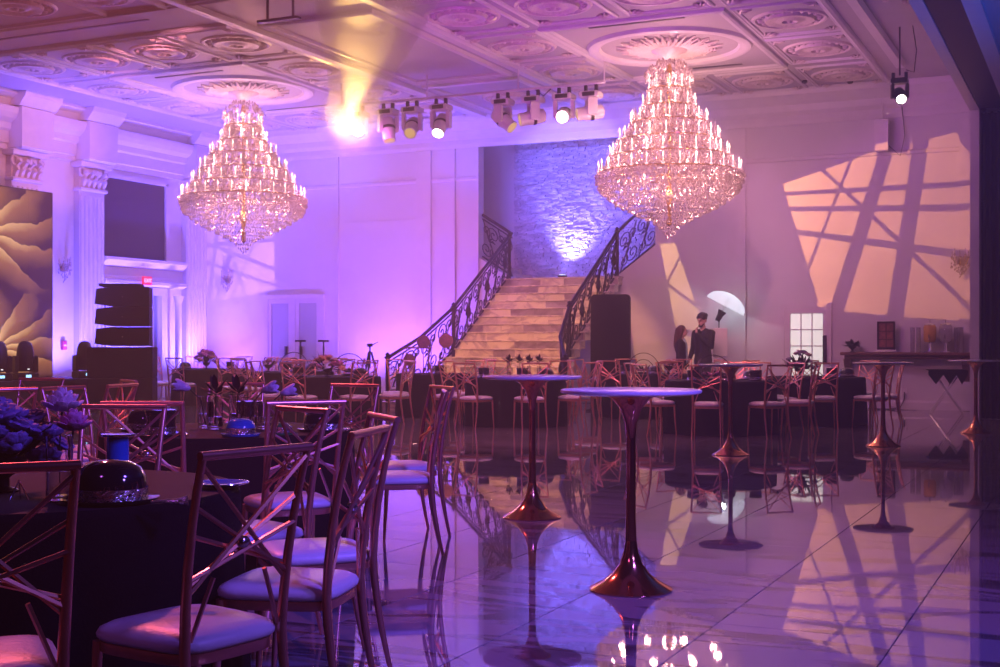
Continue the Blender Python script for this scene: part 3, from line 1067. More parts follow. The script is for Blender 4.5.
# ================================================================== THINGS
# ---- chandeliers
CH_TIERS = [(5.66, .36, 10), (5.36, .46, 12), (5.08, .66, 15), (4.78, .86, 19), (4.50, 1.02, 23), (4.22, 1.22, 28)]
def chandelier_mesh():
    cr = MB()
    r_ = random.Random(3)
    def strand(p, q, n, sag, s):
        for i in range(n + 1):
            t = i / n
            x = p[0] + (q[0] - p[0]) * t
            y = p[1] + (q[1] - p[1]) * t
            z = p[2] + (q[2] - p[2]) * t - sag * 4 * t * (1 - t)
            k = s * r_.uniform(.7, 1.2)
            cr.octa((x + r_.gauss(0, .006), y + r_.gauss(0, .006), z), k, k * r_.uniform(1.1, 1.9))
    def pol(r, a, z):
        return (r * math.cos(a), r * math.sin(a), z)
    for i, (z, r, n) in enumerate(CH_TIERS):
        # hanging drops under the ring
        nd = n * 3
        for k in range(nd):
            a = 2 * math.pi * k / nd + r_.uniform(-.03, .03)
            for q in range(3):
                s = r_.uniform(.016, .028)
                cr.octa(pol(r + r_.uniform(-.02, .05), a, z - .03 - .06 * q), s, s * 1.7)
        # swags to the next ring
        if i + 1 < len(CH_TIERS):
            z2, r2, n2 = CH_TIERS[i + 1]
            for k in range(n2):
                a = 2 * math.pi * k / n2
                strand(pol(r, a + .1, z), pol(r2, a, z2 + .03), 6, .05, .022)
                strand(pol(r * .8, a, z - .05), pol(r2 * .75, a + .15, z2), 5, .02, .020)
                strand(pol(r, a + .2, z), pol(r2 * .97, a + .1, z2 + .02), 7, .03, .018)
        # swags between neighbours
        for k in range(n):
            strand(pol(r, 2 * math.pi * k / n, z + .02), pol(r, 2 * math.pi * (k + 1) / n, z + .02), 5, .07, .018)
    # upright crystal spires between the candles
    for z, r, n in CH_TIERS:
        for k in range(2 * n):
            a = 2 * math.pi * (k / 2 + .25) / n
            rr = r * r_.uniform(.86, .97)
            h = r_.uniform(.17, .32)
            x, y, _ = pol(rr, a, 0)
            cr.octa((x, y, z + h * .5), .018, h * .5)
            cr.octa((x, y, z + .03), .035, .03)
    # basket underneath
    bowl = [(1.27, 4.16), (1.26, 4.06), (1.22, 3.96), (1.15, 3.87), (1.05, 3.79), (.94, 3.71), (.82, 3.64), (.69, 3.57), (.55, 3.50), (.40, 3.43), (.26, 3.36), (.16, 3.28), (.10, 3.20), (.04, 3.13)]
    for j, (r, z) in enumerate(bowl):
        n = max(4, int(r * 2 * math.pi / .055))
        for k in range(n):
            a = 2 * math.pi * (k + .5 * (j % 2)) / n
            s = r_.uniform(.018, .028)
            cr.octa(pol(r + r_.uniform(-.015, .015), a, z + r_.uniform(-.015, .015)), s, s * 1.5)
    for j in range(6):
        z = 4.12 - .045 * j
        for k in range(90):
            a = 2 * math.pi * (k + .5 * (j % 2)) / 90
            s = r_.uniform(.015, .024)
            cr.octa(pol(1.24 - .01 * j, a, z), s, s * 1.6)
    # inner fill
    for k in range(1500):
        z = r_.uniform(3.7, 5.6)
        rm = .30 + (5.6 - z) * .62 if z > 4.2 else 1.15 * math.sqrt(max(.02, (z - 3.3) / .9))
        rr = rm * math.sqrt(r_.uniform(.2, .9))
        a = r_.uniform(0, 6.2832)
        s = r_.uniform(.014, .026)
        cr.octa(pol(rr, a, z), s, s * 2)
    # crown
    for k in range(340):
        a = r_.uniform(0, 6.2832)
        z = r_.uniform(5.60, 6.14)
        rr = .16 + .28 * math.sin((z - 5.58) / .58 * math.pi) * r_.uniform(.6, 1)
        s = r_.uniform(.018, .03)
        cr.octa(pol(rr, a, z), s, s * 1.9)
    return cr.mesh('crystal_drops', 'crystal')
cry_me = chandelier_mesh()
cm = MB()
cm.lathe([(.014, 0), (.028, .012), (.026, .028), (.010, .036), (.008, .10), (.007, .13)], 7)
candle_me = cm.mesh('candle_tube', 'candle_sleeve')
fm = MB()
fm.lathe([(.005, .13), (.012, .150), (.010, .17), (.001, .215)], 6)
flame_me = fm.mesh('candle_bulb', 'candle_glow')
for q_ in ('candle_glow', 'lens_bright', 'lens_glare', 'lens_dim', 'candle_sleeve'):
    MATS[q_].cycles.emission_sampling = 'NONE'
for cx, lab in ((BX[0], 'tiered crystal chandelier hanging beside the pilastered wall with the golden screen'), (BX[1], 'tiered crystal chandelier hanging beside the window-pattern light on the wall')):
    ch = thing('chandelier', lab, 'chandelier', (cx, CY_, 0), 0, 'crystal chandeliers')
    mb = MB()
    mb.lathe([(.001, 3.3), (.05, 3.34), (.03, 3.6), (.07, 3.8), (.035, 4.0), (.03, 4.6), (.05, 4.9), (.025, 5.1), (.025, 5.9), (.06, 6.0), (.025, 6.1), (.02, 6.19)], 12)
    mb.build('stem', 'gold_metal', ch)
    for z, r, n in CH_TIERS:
        mb = MB()
        mb.tube([(r * math.cos(2 * math.pi * k / 40), r * math.sin(2 * math.pi * k / 40), z) for k in range(40)], .013, 5, closed=True)
        ring = mb.build('tier_ring', 'gold_metal', ch)
        for k in range(8):
            a = 2 * math.pi * k / 8
            mb = MB()
            mb.tube([(.02 * math.cos(a), .02 * math.sin(a), z - .02), (r * .5 * math.cos(a), r * .5 * math.sin(a), z - .09), (r * math.cos(a), r * math.sin(a), z)], .009, 4)
            mb.build('tier_arm', 'gold_metal', ring)
        for k in range(n):
            a = 2 * math.pi * k / n
            c = inst('candle', candle_me, ch, (r * math.cos(a), r * math.sin(a), z))
            inst('candle_bulb', flame_me, c)
    o = inst('crystal_drops', cry_me, ch)
    o['kind'] = 'stuff'
    for z, r, n in CH_TIERS:
        for k in range(5):
            a = 2 * math.pi * (k + .5 * (n % 2)) / 5 + .3
            l = point('chandelier_lamp', (r * 1.02 * math.cos(a), r * 1.02 * math.sin(a), z + .17), (1.0, .45, .44), 2.2 + 6.6 * r, .05)
            l.parent = ch
    for k in range(8):
        a = 2 * math.pi * k / 8
        l = point('chandelier_lamp', (.85 * math.cos(a), .85 * math.sin(a), 4.0), (1.0, .47, .42), 11.0, .06)
        l.parent = ch
    for z, w in ((5.88, 14), (5.2, 10), (4.75, 16), (4.3, 26), (3.85, 30)):
        l = point('chandelier_lamp', (0, 0, z), (1.0, .45, .44), w, .12)
        l.parent = ch

# ---- chameleon chairs
def chair_proto():
    t = thing('banquet_chair', 'rose gold lattice-back chair', 'chair')
    def post(sg, z):
        if z >= .46:
            k = (z - .46) / .54
            return Vector((sg * (.183 + .017 * k), -.195 - .075 * k * k - .02 * k, z))
        k = (.46 - z) / .46
        return Vector((sg * (.183 + .012 * k), -.195 - .07 * k ** 1.6, z))
    for sg in (-1, 1):
        zs = [0, .08, .17, .27, .37, .46, .56, .68, .80, .90, 1.0]
        MB().tube([post(sg, z) for z in zs], [.010, .011, .013, .0145, .016, .0165, .0155, .0145, .013, .0125, .012], 8).build('rear_leg', 'rose_gold', t)
        MB().tube([(sg * .188, .178, .435), (sg * .190, .188, .25), (sg * .197, .205, 0)], [.016, .014, .009], 8).build('front_leg', 'rose_gold', t)
    MB().tube([post(-1, .995) + Vector((-.010, 0, 0)), post(1, .995) + Vector((.010, 0, 0))], .0135, 8).build('top_rail', 'rose_gold', t)
    for sg in (-1, 1):
        for n, (z1, dy) in enumerate(((.975, .004), (.855, -.003), (.775, .007))):
            a = post(sg, .605 + .022 * n) + Vector((0, dy * sg, 0))
            b = post(-sg, z1) + Vector((0, dy * sg, 0))
            MB().tube([a, b], .0075, 5).build('lattice_rod', 'rose_gold', t)
        a = post(sg, .605)
        b = post(-sg, .775)
        p = a.lerp(b, .24)
        MB().tube([p, post(sg, .475) + Vector((-sg * .018, 0, 0))], .0075, 5).build('lattice_strut', 'rose_gold', t)
    hub = post(0, .735)
    MB().ball((0, hub.y, .735), (.026, .020, .020), 8, 5).build('lattice_clamp', 'chrome', t)
    # seat frame and cushion
    def outline(s, n=28):
        pts = []
        for i in range(n):
            a = 2 * math.pi * i / n
            c, s_ = math.cos(a), math.sin(a)
            e = .42
            x = math.copysign(abs(c) ** e, c)
            y = math.copysign(abs(s_) ** e, s_)
            w = .198 + .014 * y
            pts.append((x * w * s, y * .205 * s))
        return pts
    def slab(layers):
        mb = MB()
        n = 28
        vs = []
        for s, z in layers:
            vs += [(x, y, z) for x, y in outline(s, n)]
        fs = []
        for k in range(len(layers) - 1):
            for i in range(n):
                j = (i + 1) % n
                fs.append((k * n + i, k * n + j, (k + 1) * n + j, (k + 1) * n + i))
        fs.append(tuple(range(n))[::-1])
        fs.append(tuple((len(layers) - 1) * n + i for i in range(n)))
        mb.add(vs, fs, True)
        return mb
    slab([(.99, .405), (1.0, .408), (1.0, .436), (.97, .438)]).build('seat_frame', 'rose_gold', t)
    slab([(.99, .438), (1.035, .447), (1.045, .460), (1.01, .474), (.90, .486), (.70, .494), (.35, .498)]).build('seat_cushion', 'seat_vinyl', t)
    return t
chair0 = chair_proto()
chair_used = [False]
PLACED = []          # (x, y, radius) of everything standing on the floor
def place_chair(x, y, face, label, group):
    """face: direction the sitter looks, as an angle in the hall plan"""
    if chair_used[0]:
        c = copy_tree(chair0)
    else:
        c = chair0
        chair_used[0] = True
    c.location = (x, y, 0)
    c.rotation_euler.z = face - math.pi / 2
    tag(c, label, 'chair', group)
    PLACED.append((x, y, .24))
    return c

# ---- round tables under floor-length cloths
def table(x, y, r, label, H=.76, seed=0):
    t = thing('banquet_table', label, 'table', (x, y, 0))
    rr = random.Random(seed)
    ph = [rr.uniform(0, 6.28) for _ in range(4)]
    def wv(a, z):
        k = max(0.0, (H - .03 - z) / H)
        return .035 * k * (math.sin(13 * a + ph[0]) * .6 + math.sin(21 * a + ph[1]) * .4) + .03 * k
    MB().lathe([(r * 1.0, .006), (r, .2), (r, .45), (r, .68), (r, H - .03), (r - .004, H - .012), (r - .016, H - .002)], 96, wave=wv, cap=False).build('cloth_drape', 'black_cloth', t)
    MB().lathe([(r - .016, H - .002), (r * .6, H), (.01, H)], 96, cap=True).build('cloth_top', 'tabletop_cloth', t)
    MB().lathe([(.32, 0), (.30, .03), (.06, .05), (.06, H - .05), (.4, H - .03), (.4, H - .01)], 20).build('pedestal', 'dark_metal', t)
    PLACED.append((x, y, r))
    return t

def cam_angle(x, y):
    return math.atan2(-y, -x)

TABLES = {}
def P2(l, d):
    v = LD(l, d)
    return (v.x, v.y)
TABLES['near'] = (*P2(-1.74, 4.80), .76)
TABLES['vases'] = (*P2(-1.70, 8.08), .78)
TABLES['stage'] = (*P2(-4.05, 9.5), .76)
TABLES['door'] = (-5.0, 18.35, .80)
TABLES['front'] = (-8.45, 18.75, .80)
TABLES['hoops'] = (-11.35, 17.9, .80)
TABLES['shelf'] = (-4.15, 20.95, .78)
TABLES['panel'] = (-7.25, 21.7, .78)
TABLES['gold'] = (-10.75, 20.3, .66)
TABLES['twin'] = (-13.9, 20.5, .80)
TABLES['corner'] = (-17.0, 22.1, .80)
TLAB = {
    'near': 'round black-draped table with the violet flower arrangement and bowler hat',
    'vases': 'round black-draped table with clear glass cylinder vases and party hats',
    'stage': 'round black-draped table between the stage loudspeakers and the violet flowers',
    'door': 'round black-draped table facing the white glazed door, with a double hoop centrepiece',
    'front': 'round black-draped table at the foot of the stairs, bud vases on top',
    'hoops': 'round black-draped table with a dense flower centrepiece before the tripod',
    'shelf': 'round black-draped table nearest the wall shelf of drinks, bouquet on top',
    'panel': 'round black-draped table in front of the tall black screen',
    'gold': 'small black-draped table carrying gold discs beside the stair newel',
    'twin': 'round black-draped table before the frosted glass double doors',
    'corner': 'round black-draped table in the corner by the blue-lit pilasters',
}
for k, (n, (x, y, r)) in enumerate(TABLES.items()):
    table(x, y, r, TLAB[n], seed=k)

# chairs set by hand round the two tables close by
def hand_chair(l, d, fl, fd, label, group):
    p = LD(l, d)
    q = LD(l + fl, d + fd) - p
    place_chair(p.x, p.y, math.atan2(q.y, q.x), label, group)
G1, G2 = 'chairs round the bowler hat table', 'chairs round the glass vase table'
hand_chair(-.915, 3.80, -.81, .587, 'rose gold lattice chair turned to the bowler hat table, its back against empty floor', G1)
hand_chair(-1.37, 3.38, -.47, .88, 'rose gold lattice chair drawn up to the black cloth beside the violet flowers', G1)
hand_chair(-.73, 4.50, -.98, .20, 'rose gold lattice chair side-on to the bowler hat table, between two others', G1)
hand_chair(-.75, 5.20, -.93, -.36, 'rose gold lattice chair angled across between bowler hat table and vase table', G1)
hand_chair(-1.12, 5.72, -.74, -.67, 'rose gold lattice chair backing on to the glass vase table', G1)
hand_chair(-1.82, 5.86, -.10, -1.0, 'rose gold lattice chair directly behind the bowler hat', G1)
hand_chair(-1.12, 6.86, -.45, .89, 'rose gold lattice chair tucked before the blue hat on the vase table', G2)
hand_chair(-1.80, 6.78, .0, 1.0, 'rose gold lattice chair tucked before the glossy top hat on the vase table', G2)
hand_chair(-.63, 8.04, -.98, -.10, 'rose gold lattice chair at the aisle side of the vase table', G2)
hand_chair(-.66, 8.75, -.90, -.42, 'rose gold lattice chair at the aisle, set behind another beside the vase table', G2)
hand_chair(-1.18, 9.05, -.45, -.85, 'rose gold lattice chair on the stairs side of the vase table', G2)
hand_chair(-1.95, 9.32, .05, -1.0, 'rose gold lattice chair behind the flowers of the vase table', G2)
hand_chair(-2.70, 8.64, .9, -.4, 'rose gold lattice chair at the stage side of the vase table', G2)
hand_chair(-2.78, 7.35, .75, .65, 'rose gold lattice chair between the vase table and the violet flowers', G2)
CHL = {
    'stage': ('rose gold lattice chair at the table by the loudspeakers', 'chairs round the stage table'),
    'door': ('rose gold lattice chair at the glazed door hoop table', 'chairs round the glazed door table'),
    'front': ('rose gold lattice chair at the bud vase table', 'chairs round the table below the stairs'),
    'hoops': ('rose gold lattice chair at the dense flower table', 'chairs round the tripod table'),
    'shelf': ('rose gold lattice chair at the bouquet table by the shelf', 'chairs round the drinks shelf table'),
    'panel': ('rose gold lattice chair at the table by the black screen', 'chairs round the black panel table'),
    'gold': ('rose gold lattice chair at the gold disc table', 'chairs round the gold disc table'),
    'twin': ('rose gold lattice chair at the table before the double doors', 'chairs round the double door table'),
    'corner': ('rose gold lattice chair at the corner table by the pilasters', 'chairs round the corner table'),
}
OFFS = {'stage': (8, .25), 'door': (8, -.16), 'front': (8, .2), 'hoops': (8, .34), 'shelf': (8, .1), 'panel': (8, .3), 'gold': (4, .6), 'twin': (8, .05), 'corner': (8, .25)}
def blocked(x, y):
    for (a, b, r) in PLACED:
        if math.hypot(a - x, b - y) < r + .31 - (.07 if r > .5 else 0):
            return True
    if x < -19.0 and y < 22 or y > 25.6:
        return True
    if -12.75 < x < -8.55 and y > 21.35:
        return True
    if -18.6 < x < -16.3 and 18.8 < y < 20.7:
        return True
    return False
for n, (cnt, off) in OFFS.items():
    x, y, r = TABLES[n]
    for k in range(cnt):
        a = cam_angle(x, y) + off + 2 * math.pi * k / cnt
        cx, cy_ = x + (r + .30) * math.cos(a), y + (r + .30) * math.sin(a)
        if blocked(cx, cy_):
            continue
        SIDES = ['curtain side', 'curtain and rear wall corner', 'rear wall side', 'rear wall and stage corner', 'stage side', 'stage and open floor corner', 'open floor side', 'open floor and curtain corner']
        sd = SIDES[int(round((a % (2 * math.pi)) / (math.pi / 4))) % 8]
        place_chair(cx, cy_, a + math.pi + rnd.uniform(-.12, .12), CHL[n][0] + ', ' + sd, CHL[n][1])

# ---- cocktail tables
def cocktail(name_loc, label):
    x, y = name_loc
    t = thing('cocktail_table', label, 'table', (x, y, 0), 0, 'copper cocktail tables on the dance floor')
    MB().lathe([(.215, 0), (.218, .008), (.205, .016), (.15, .045), (.10, .085), (.06, .14), (.038, .20), (.030, .26)], 40).build('base', 'copper', t)
    MB().lathe([(.030, .26), (.026, .40), (.025, .80)], 24, cap=False).build('stem', 'copper', t)
    MB().lathe([(.025, .80), (.032, .88), (.055, .95), (.095, 1.0), (.140, 1.028), (.140, 1.032)], 40).build('collar', 'copper', t)
    MB().lathe([(.33, 1.030), (.368, 1.038), (.372, 1.046), (.370, 1.053), (.362, 1.056)], 64).build('tabletop', 'tabletop_laminate', t)
    PLACED.append((x, y, .3))
cocktail(P2(.69, 6.80), 'copper trumpet-base cocktail table standing apart on the open marble with largest empty space around')
cocktail(P2(.24, 9.62), 'copper trumpet-base cocktail table in line with the stair landing uplight')
cocktail(P2(2.68, 15.0), 'copper trumpet-base cocktail table in front of the hoop centrepiece table')
cocktail(P2(4.84, 16.3), 'copper trumpet-base cocktail table between the glazed door table and drinks shelf')
cocktail(P2(6.86, 18.6), 'copper trumpet-base cocktail table beside the black partition curtain')

# ---- table dressing
def P3(tn, l, d):
    """spot on a table given as metres right of / ahead of its centre, seen from the photographer"""
    x, y, r = TABLES[tn]
    return (x + CS * l - SN * d, y + SN * l + CS * d, .761)
def top_hat(p, label, rz=0.0, m='black_gloss', k=1.0, group=None, upside=False):
    t = thing('top_hat', label, 'hat', p, rz, group)
    MB().lathe([(.085 * k, .001), (.150 * k, .001), (.155 * k, .008), (.145 * k, .012), (.086 * k, .010)], 32).build('brim', m, t)
    MB().lathe([(.086 * k, .008), (.083 * k, .06), (.086 * k, .115 * k), (.092 * k, .145 * k), (.088 * k, .150 * k), (.01, .150 * k)], 32, cap=False).build('crown', m, t)
    MB().lathe([(.0875 * k, .012), (.0865 * k, .052)], 32, cap=False).build('hat_band', 'silver_foil', t)
    return t
def bowler_hat(p, label, rz=0.0, m='black_gloss', k=1.0, group=None):
    t = thing('bowler_hat', label, 'hat', p, rz, group)
    MB().lathe([(.10 * k, .001), (.150 * k, .003), (.160 * k, .016), (.150 * k, .012), (.11 * k, .010)], 32).build('brim', m, t)
    MB().lathe([(.120 * k, .008), (.120 * k, .05), (.116 * k, .085 * k), (.098 * k, .118 * k), (.06 * k, .138 * k), (.01, .144 * k)], 32, cap=False).build('crown', m, t)
    MB().lathe([(.1225 * k, .010), (.1225 * k, .050)], 40, cap=False).build('hat_band', 'silver_foil', t)
    return t
def vase(p, label, h=.20, r=.045, group=None, m='vase_glass'):
    t = thing('cylinder_vase', label, 'vase', p, 0, group)
    MB().lathe([(.002, .0), (r, .0), (r, h), (r - .004, h), (r - .004, .014), (.002, .012)], 24, cap=False).build('glass_wall', m, t)
    MB().lathe([(r - .005, .015), (r - .005, h * .45)], 20).build('water', 'vase_glass', t)
    return t
def flower_head(mb, c, r, rr, squash=.8):
    for layer, (n, tilt, k) in enumerate(((7, .25, 1.0), (6, .7, .8), (5, 1.1, .55))):
        for q in range(n):
            a = 2 * math.pi * (q + .5 * layer) / n + rr.uniform(-.15, .15)
            d = Vector((math.cos(a) * math.cos(tilt), math.sin(a) * math.cos(tilt), math.sin(tilt) * squash))
            mb.ball(Vector(c) + d * r * .55 * k, (r * .48, r * .40, r * .20), 7, 4, (Matrix.Rotation(a, 3, 'Z') @ Matrix.Rotation(-tilt, 3, 'Y')))
    mb.ball(c, (r * .4, r * .4, r * .4), 7, 5)
def leaf(mb, p, d, l, w):
    p, d = Vector(p), Vector(d).normalized()
    s_ = d.cross(Vector((0, 0, 1)))
    s_ = s_.normalized() if s_.length > .01 else Vector((1, 0, 0))
    n = s_.cross(d)
    vs = [p, p + d * l * .35 + s_ * w - n * .004, p + d * l * .75 + s_ * w * .7, p + d * l, p + d * l * .75 - s_ * w * .7, p + d * l * .35 - s_ * w - n * .004, p + d * l * .5 + n * w * .4]
    mb.add(vs, [(0, 1, 6), (1, 2, 6), (2, 3, 6), (3, 4, 6), (4, 5, 6), (5, 0, 6), (0, 6, 1)], False)
def bouquet(name, p, label, R_=.22, h=.22, n=14, mats=('flower_violet', 'flower_white', 'flower_pink'), seed=1, leaves=16, group=None, fl=.06, pot='dark_metal', leafm='leaf_dark'):
    t = thing(name, label, 'flowers', p, 0, group)
    rr = random.Random(seed)
    MB().lathe([(.05, 0), (.055, .006), (.02, .02), (.02, .05), (.07, .09), (.085, .13), (.075, .13), (.01, .08)], 20, cap=False).build('bowl', pot, t)
    for k in range(n):
        a = 2.4 * k
        e = R(8) + R(78) * (k / max(1, n - 1))
        d = Vector((math.cos(a) * math.cos(e), math.sin(a) * math.cos(e), math.sin(e)))
        c = Vector((0, 0, .10)) + Vector((d.x * R_, d.y * R_, d.z * h)) * rr.uniform(.82, 1.05)
        mb = MB()
        flower_head(mb, (0, 0, 0), fl * rr.uniform(.75, 1.25), rr)
        f = mb.build('blossom', mats[k % len(mats)], t, c)
        f.rotation_euler = (rr.uniform(-.5, .5), rr.uniform(-.5, .5), rr.uniform(0, 6))
    mb = MB()
    for k in range(leaves):
        a = rr.uniform(0, 6.28)
        e = rr.uniform(-.1, 1.2)
        leaf(mb, (.05 * math.cos(a), .05 * math.sin(a), .12), (math.cos(a) * math.cos(e), math.sin(a) * math.cos(e), math.sin(e)), R_ * rr.uniform(.8, 1.15), .03)
    mb.build('foliage', leafm, t)
    return t

# table close by
bouquet('flower_arrangement', P3('near', -.06, -.12), 'large violet and pink flower arrangement on the bowler hat table', .20, .19, 26, ('flower_violet', 'flower_violet', 'flower_white', 'flower_violet', 'flower_pink'), 5, 24, None, .062)
def stem_rose(p, label, h, m, r, lean=(0, 0), seed=0):
    t = thing('tall_rose', label, 'flower', p)
    rr = random.Random(seed)
    MB().tube([(0, 0, 0), (lean[0] * .5, lean[1] * .5, h * .6), (lean[0], lean[1], h)], .004, 5).build('flower_stem', 'leaf_dark', t)
    mb = MB()
    for layer, (n, rad, tilt, sz) in enumerate(((7, .78, .55, .62), (6, .60, .95, .58), (5, .40, 1.25, .50), (3, .16, 1.5, .42))):
        for q in range(n):
            a = 2 * math.pi * (q + .5 * layer) / n + rr.uniform(-.2, .2)
            mb.ball((lean[0] + r * rad * math.cos(a), lean[1] + r * rad * math.sin(a), h + r * .25 * layer), (r * .13, r * sz * .8, r * sz), 8, 6,
                    Matrix.Rotation(a, 3, 'Z') @ Matrix.Rotation(math.pi / 2 - tilt, 3, 'Y'))
    mb.build('blossom', m, t)
stem_rose(P3('near', .13, -.10), 'pale pink rose rising above the violet arrangement', .31, 'flower_white', .060, (.02, .0), 1)
stem_rose(P3('near', .23, -.28), 'magenta pink rose between the violet arrangement and bowler hat', .25, 'flower_pink', .052, (.02, 0), 2)
bowler_hat(P3('near', .42, -.42), 'glossy black bowler hat with foil band on the table with violet flowers', .3)
vase(P3('near', .22, -.35), 'tall clear glass cylinder half behind the bowler hat', .22, .045)
t = thing('tall_candle_holder', 'dark blue glass tube with chrome rim standing behind the bowler hat', 'candle holder', P3('near', .33, -.04))
MB().lathe([(.045, 0), (.045, .01), (.04, .015), (.04, .19)], 24).build('glass_tube', 'blue_gloss', t)
MB().lathe([(.04, .19), (.062, .196), (.062, .204), (.04, .206)], 24).build('rim', 'chrome', t)
def plate(p, label, r=.11, m='black_gloss', group=None):
    t = thing('plate', label, 'plate', p, 0, group)
    MB().lathe([(.04, .0), (r * .6, .004), (r, .016), (r - .003, .02), (r * .6, .009), (.005, .007)], 32, cap=False).build('dish', m, t)
    MB().tube([(r * math.cos(2 * math.pi * k / 32), r * math.sin(2 * math.pi * k / 32), .018) for k in range(32)], .003, 5, closed=True).build('rim', 'chrome', t)
plate(P3('near', .70, .02), 'dark plate with shiny rim by the table edge behind the bowler hat', .10, 'blue_gloss')
t = thing('party_horn', 'small silver party horn lying at the edge of the bowler hat table', 'party horn', P3('near', .62, -.55), .6)
MB().tube([(0, 0, .018), (.05, 0, .016), (.09, 0, .018)], [.006, .009, .018], 10).build('horn', 'silver_foil', t)
MB().tube([(-.03, 0, .016), (0, 0, .018)], [.004, .006], 8).build('mouthpiece', 'chrome', t)
for k, (l, d) in enumerate(((-.05, -.42), (.10, -.40))):
    t = thing('easel_stand', 'tiny metal card easel on the cloth below the violet flowers' if k == 0 else 'tiny metal card easel between the violet flowers and the bowler hat', 'stand', P3('near', l, d), k * .7, 'card easels')
    for sg in (-1, 1):
        MB().tube([(0, 0, .07), (sg * .03, .005, .002)], .0025, 5).build('easel_leg', 'chrome', t)
    MB().tube([(0, 0, .07), (0, .05, .002)], .0025, 5).build('easel_strut', 'chrome', t)
# glass vase table
for k, (l, d, h) in enumerate(((-.17, .12, .20), (-.09, .02, .17), (.04, .06, .21), (.13, -.02, .18), (.22, .05, .16))):
    vase(P3('vases', l, d), ('glass cylinder vase holding the drooping tulip beside the top hat', 'glass cylinder vase holding the lower dark leaf sprig', 'tallest glass cylinder vase, holding the upper dark leaf sprig',
                             'glass cylinder vase holding the drooping tulip beside the blue hat', 'shortest glass cylinder vase, holding the white lilac tulip')[k], h, .05, 'glass cylinder cluster')
def tulip(p, label, lean, h, m, seed):
    t = thing('cut_flower', label, 'flower', p)
    rr = random.Random(seed)
    MB().tube([(0, 0, .02), (lean[0] * .3, lean[1] * .3, h * .7), (lean[0], lean[1], h)], .004, 5).build('flower_stem', 'leaf_dark', t)
    mb = MB()
    d = Vector((lean[0], lean[1], .03)).normalized()
    q = d.to_track_quat('Z', 'Y').to_matrix()
    for k in range(6):
        a = 2 * math.pi * k / 6
        mb.ball(Vector((lean[0], lean[1], h)) + q @ Vector((.022 * math.cos(a), .022 * math.sin(a), .045)), (.008, .024, .058), 7, 6, q @ Matrix.Rotation(a, 3, 'Z') @ Matrix.Rotation(.34, 3, 'Y'))
    mb.build('blossom', m, t)
tulip(P3('vases', -.17, .12), 'drooping pale tulip in a glass cylinder beside the top hat', (-.09, -.05), .25, 'flower_white', 1)
tulip(P3('vases', .13, -.02), 'drooping pale tulip in a glass cylinder beside the blue hat', (.09, .02), .24, 'flower_white', 2)
tulip(P3('vases', .22, .05), 'white lilac tulip leaning from the smallest glass cylinder', (.08, .06), .22, 'flower_white', 3)
def leaf_sprig(p, label, seed, group=None):
    t = thing('leaf_sprig', label, 'plant', p, 0, group)
    rr = random.Random(seed)
    MB().tube([(0, 0, .03), (0, .01, .22)], .004, 5).build('flower_stem', 'leaf_black', t)
    for k in range(11):
        mb = MB()
        a = k * 2.4
        e = -.1 + 1.2 * k / 10
        leaf(mb, (0, .01, .20 + .004 * k), (math.cos(a) * math.cos(e), math.sin(a) * math.cos(e), math.sin(e)), .12, .022)
        mb.build('leaf', 'leaf_black', t)
leaf_sprig(P3('vases', -.09, .02), 'dark star-shaped leaf sprig above the cylinders, beside the tulip over the top hat', 1)
leaf_sprig(P3('vases', .04, .06), 'dark star-shaped leaf sprig above the tallest glass cylinder', 2)
top_hat(P3('vases', -.28, -.55), 'glossy black top hat with foil band in front of the glass cylinders', .2)
bowler_hat(P3('vases', -.47, -.16), 'glossy black bowler hat just behind the glossy top hat', .4)
bowler_hat(P3('vases', .62, -.18), 'glossy black bowler hat at the aisle side of the glass vase table', .1)
bowler_hat(P3('vases', .20, -.62), 'shiny blue party hat lying before the glass cylinders', .0, 'blue_gloss', .72)
bowler_hat(P3('vases', .42, -.52), 'small shiny green party hat next to the blue one', .0, 'green_gloss', .5)
top_hat(P3('vases', .02, .55), 'glossy black top hat behind the glass cylinders', .2)
# stage-side table
top_hat(P3('stage', -.2, -.3), 'glossy black top hat on the table by the stage loudspeakers', .1)
bowler_hat(P3('stage', .35, -.2), 'glossy black bowler hat on the table by the stage loudspeakers', .1)
bouquet('flower_arrangement', P3('stage', 0, .1), 'low violet flower bowl on the table by the stage loudspeakers', .16, .14, 10, ('flower_violet', 'flower_white'), 9, 10, None, .06)

# double hoop centrepieces
def hoops(p, label, rz):
    t = thing('hoop_centrepiece', label, 'centrepiece', p, rz)
    MB().lathe([(.13, 0), (.13, .02), (.11, .03)], 20).build('base', 'dark_metal', t)
    for r in (.29, .19):
        MB().tube([(r * math.cos(a), 0, .03 + r * math.sin(a) * 1.15) for a in [R(6 * q) for q in range(31)]], .008, 6).build('hoop', 'dark_metal', t)
    rr = random.Random(int(p[0] * 10))
    for k in range(12):
        a = 2.4 * k
        c = (.10 * math.cos(a) * (k / 12) ** .5 * 1.5, .09 * math.sin(a), .05 + .05 * rr.random())
        mb = MB()
        flower_head(mb, (0, 0, 0), .045, rr)
        mb.build('blossom', ('flower_white', 'flower_pink', 'flower_violet')[k % 3], t, c)
    mb = MB()
    for k in range(14):
        a = rr.uniform(0, 6.28)
        leaf(mb, (.04 * math.cos(a), .04 * math.sin(a), .05), (math.cos(a), math.sin(a), rr.uniform(.1, 1.0)), .16, .02)
    mb.build('foliage', 'leaf_dark', t)
FACE = YAW
hoops(P3('door', -.10, .05), 'double metal hoop with flowers on the table facing the glazed door', FACE)
hoops(P3('panel', -.05, .0), 'double metal hoop with flowers in front of the tall black screen', FACE)
hoops(P3('twin', .05, .0), 'double metal hoop with flowers before the frosted double doors', FACE)
hoops(P3('hoops', .25, .3), 'double metal hoop with flowers before the camera tripod', FACE)
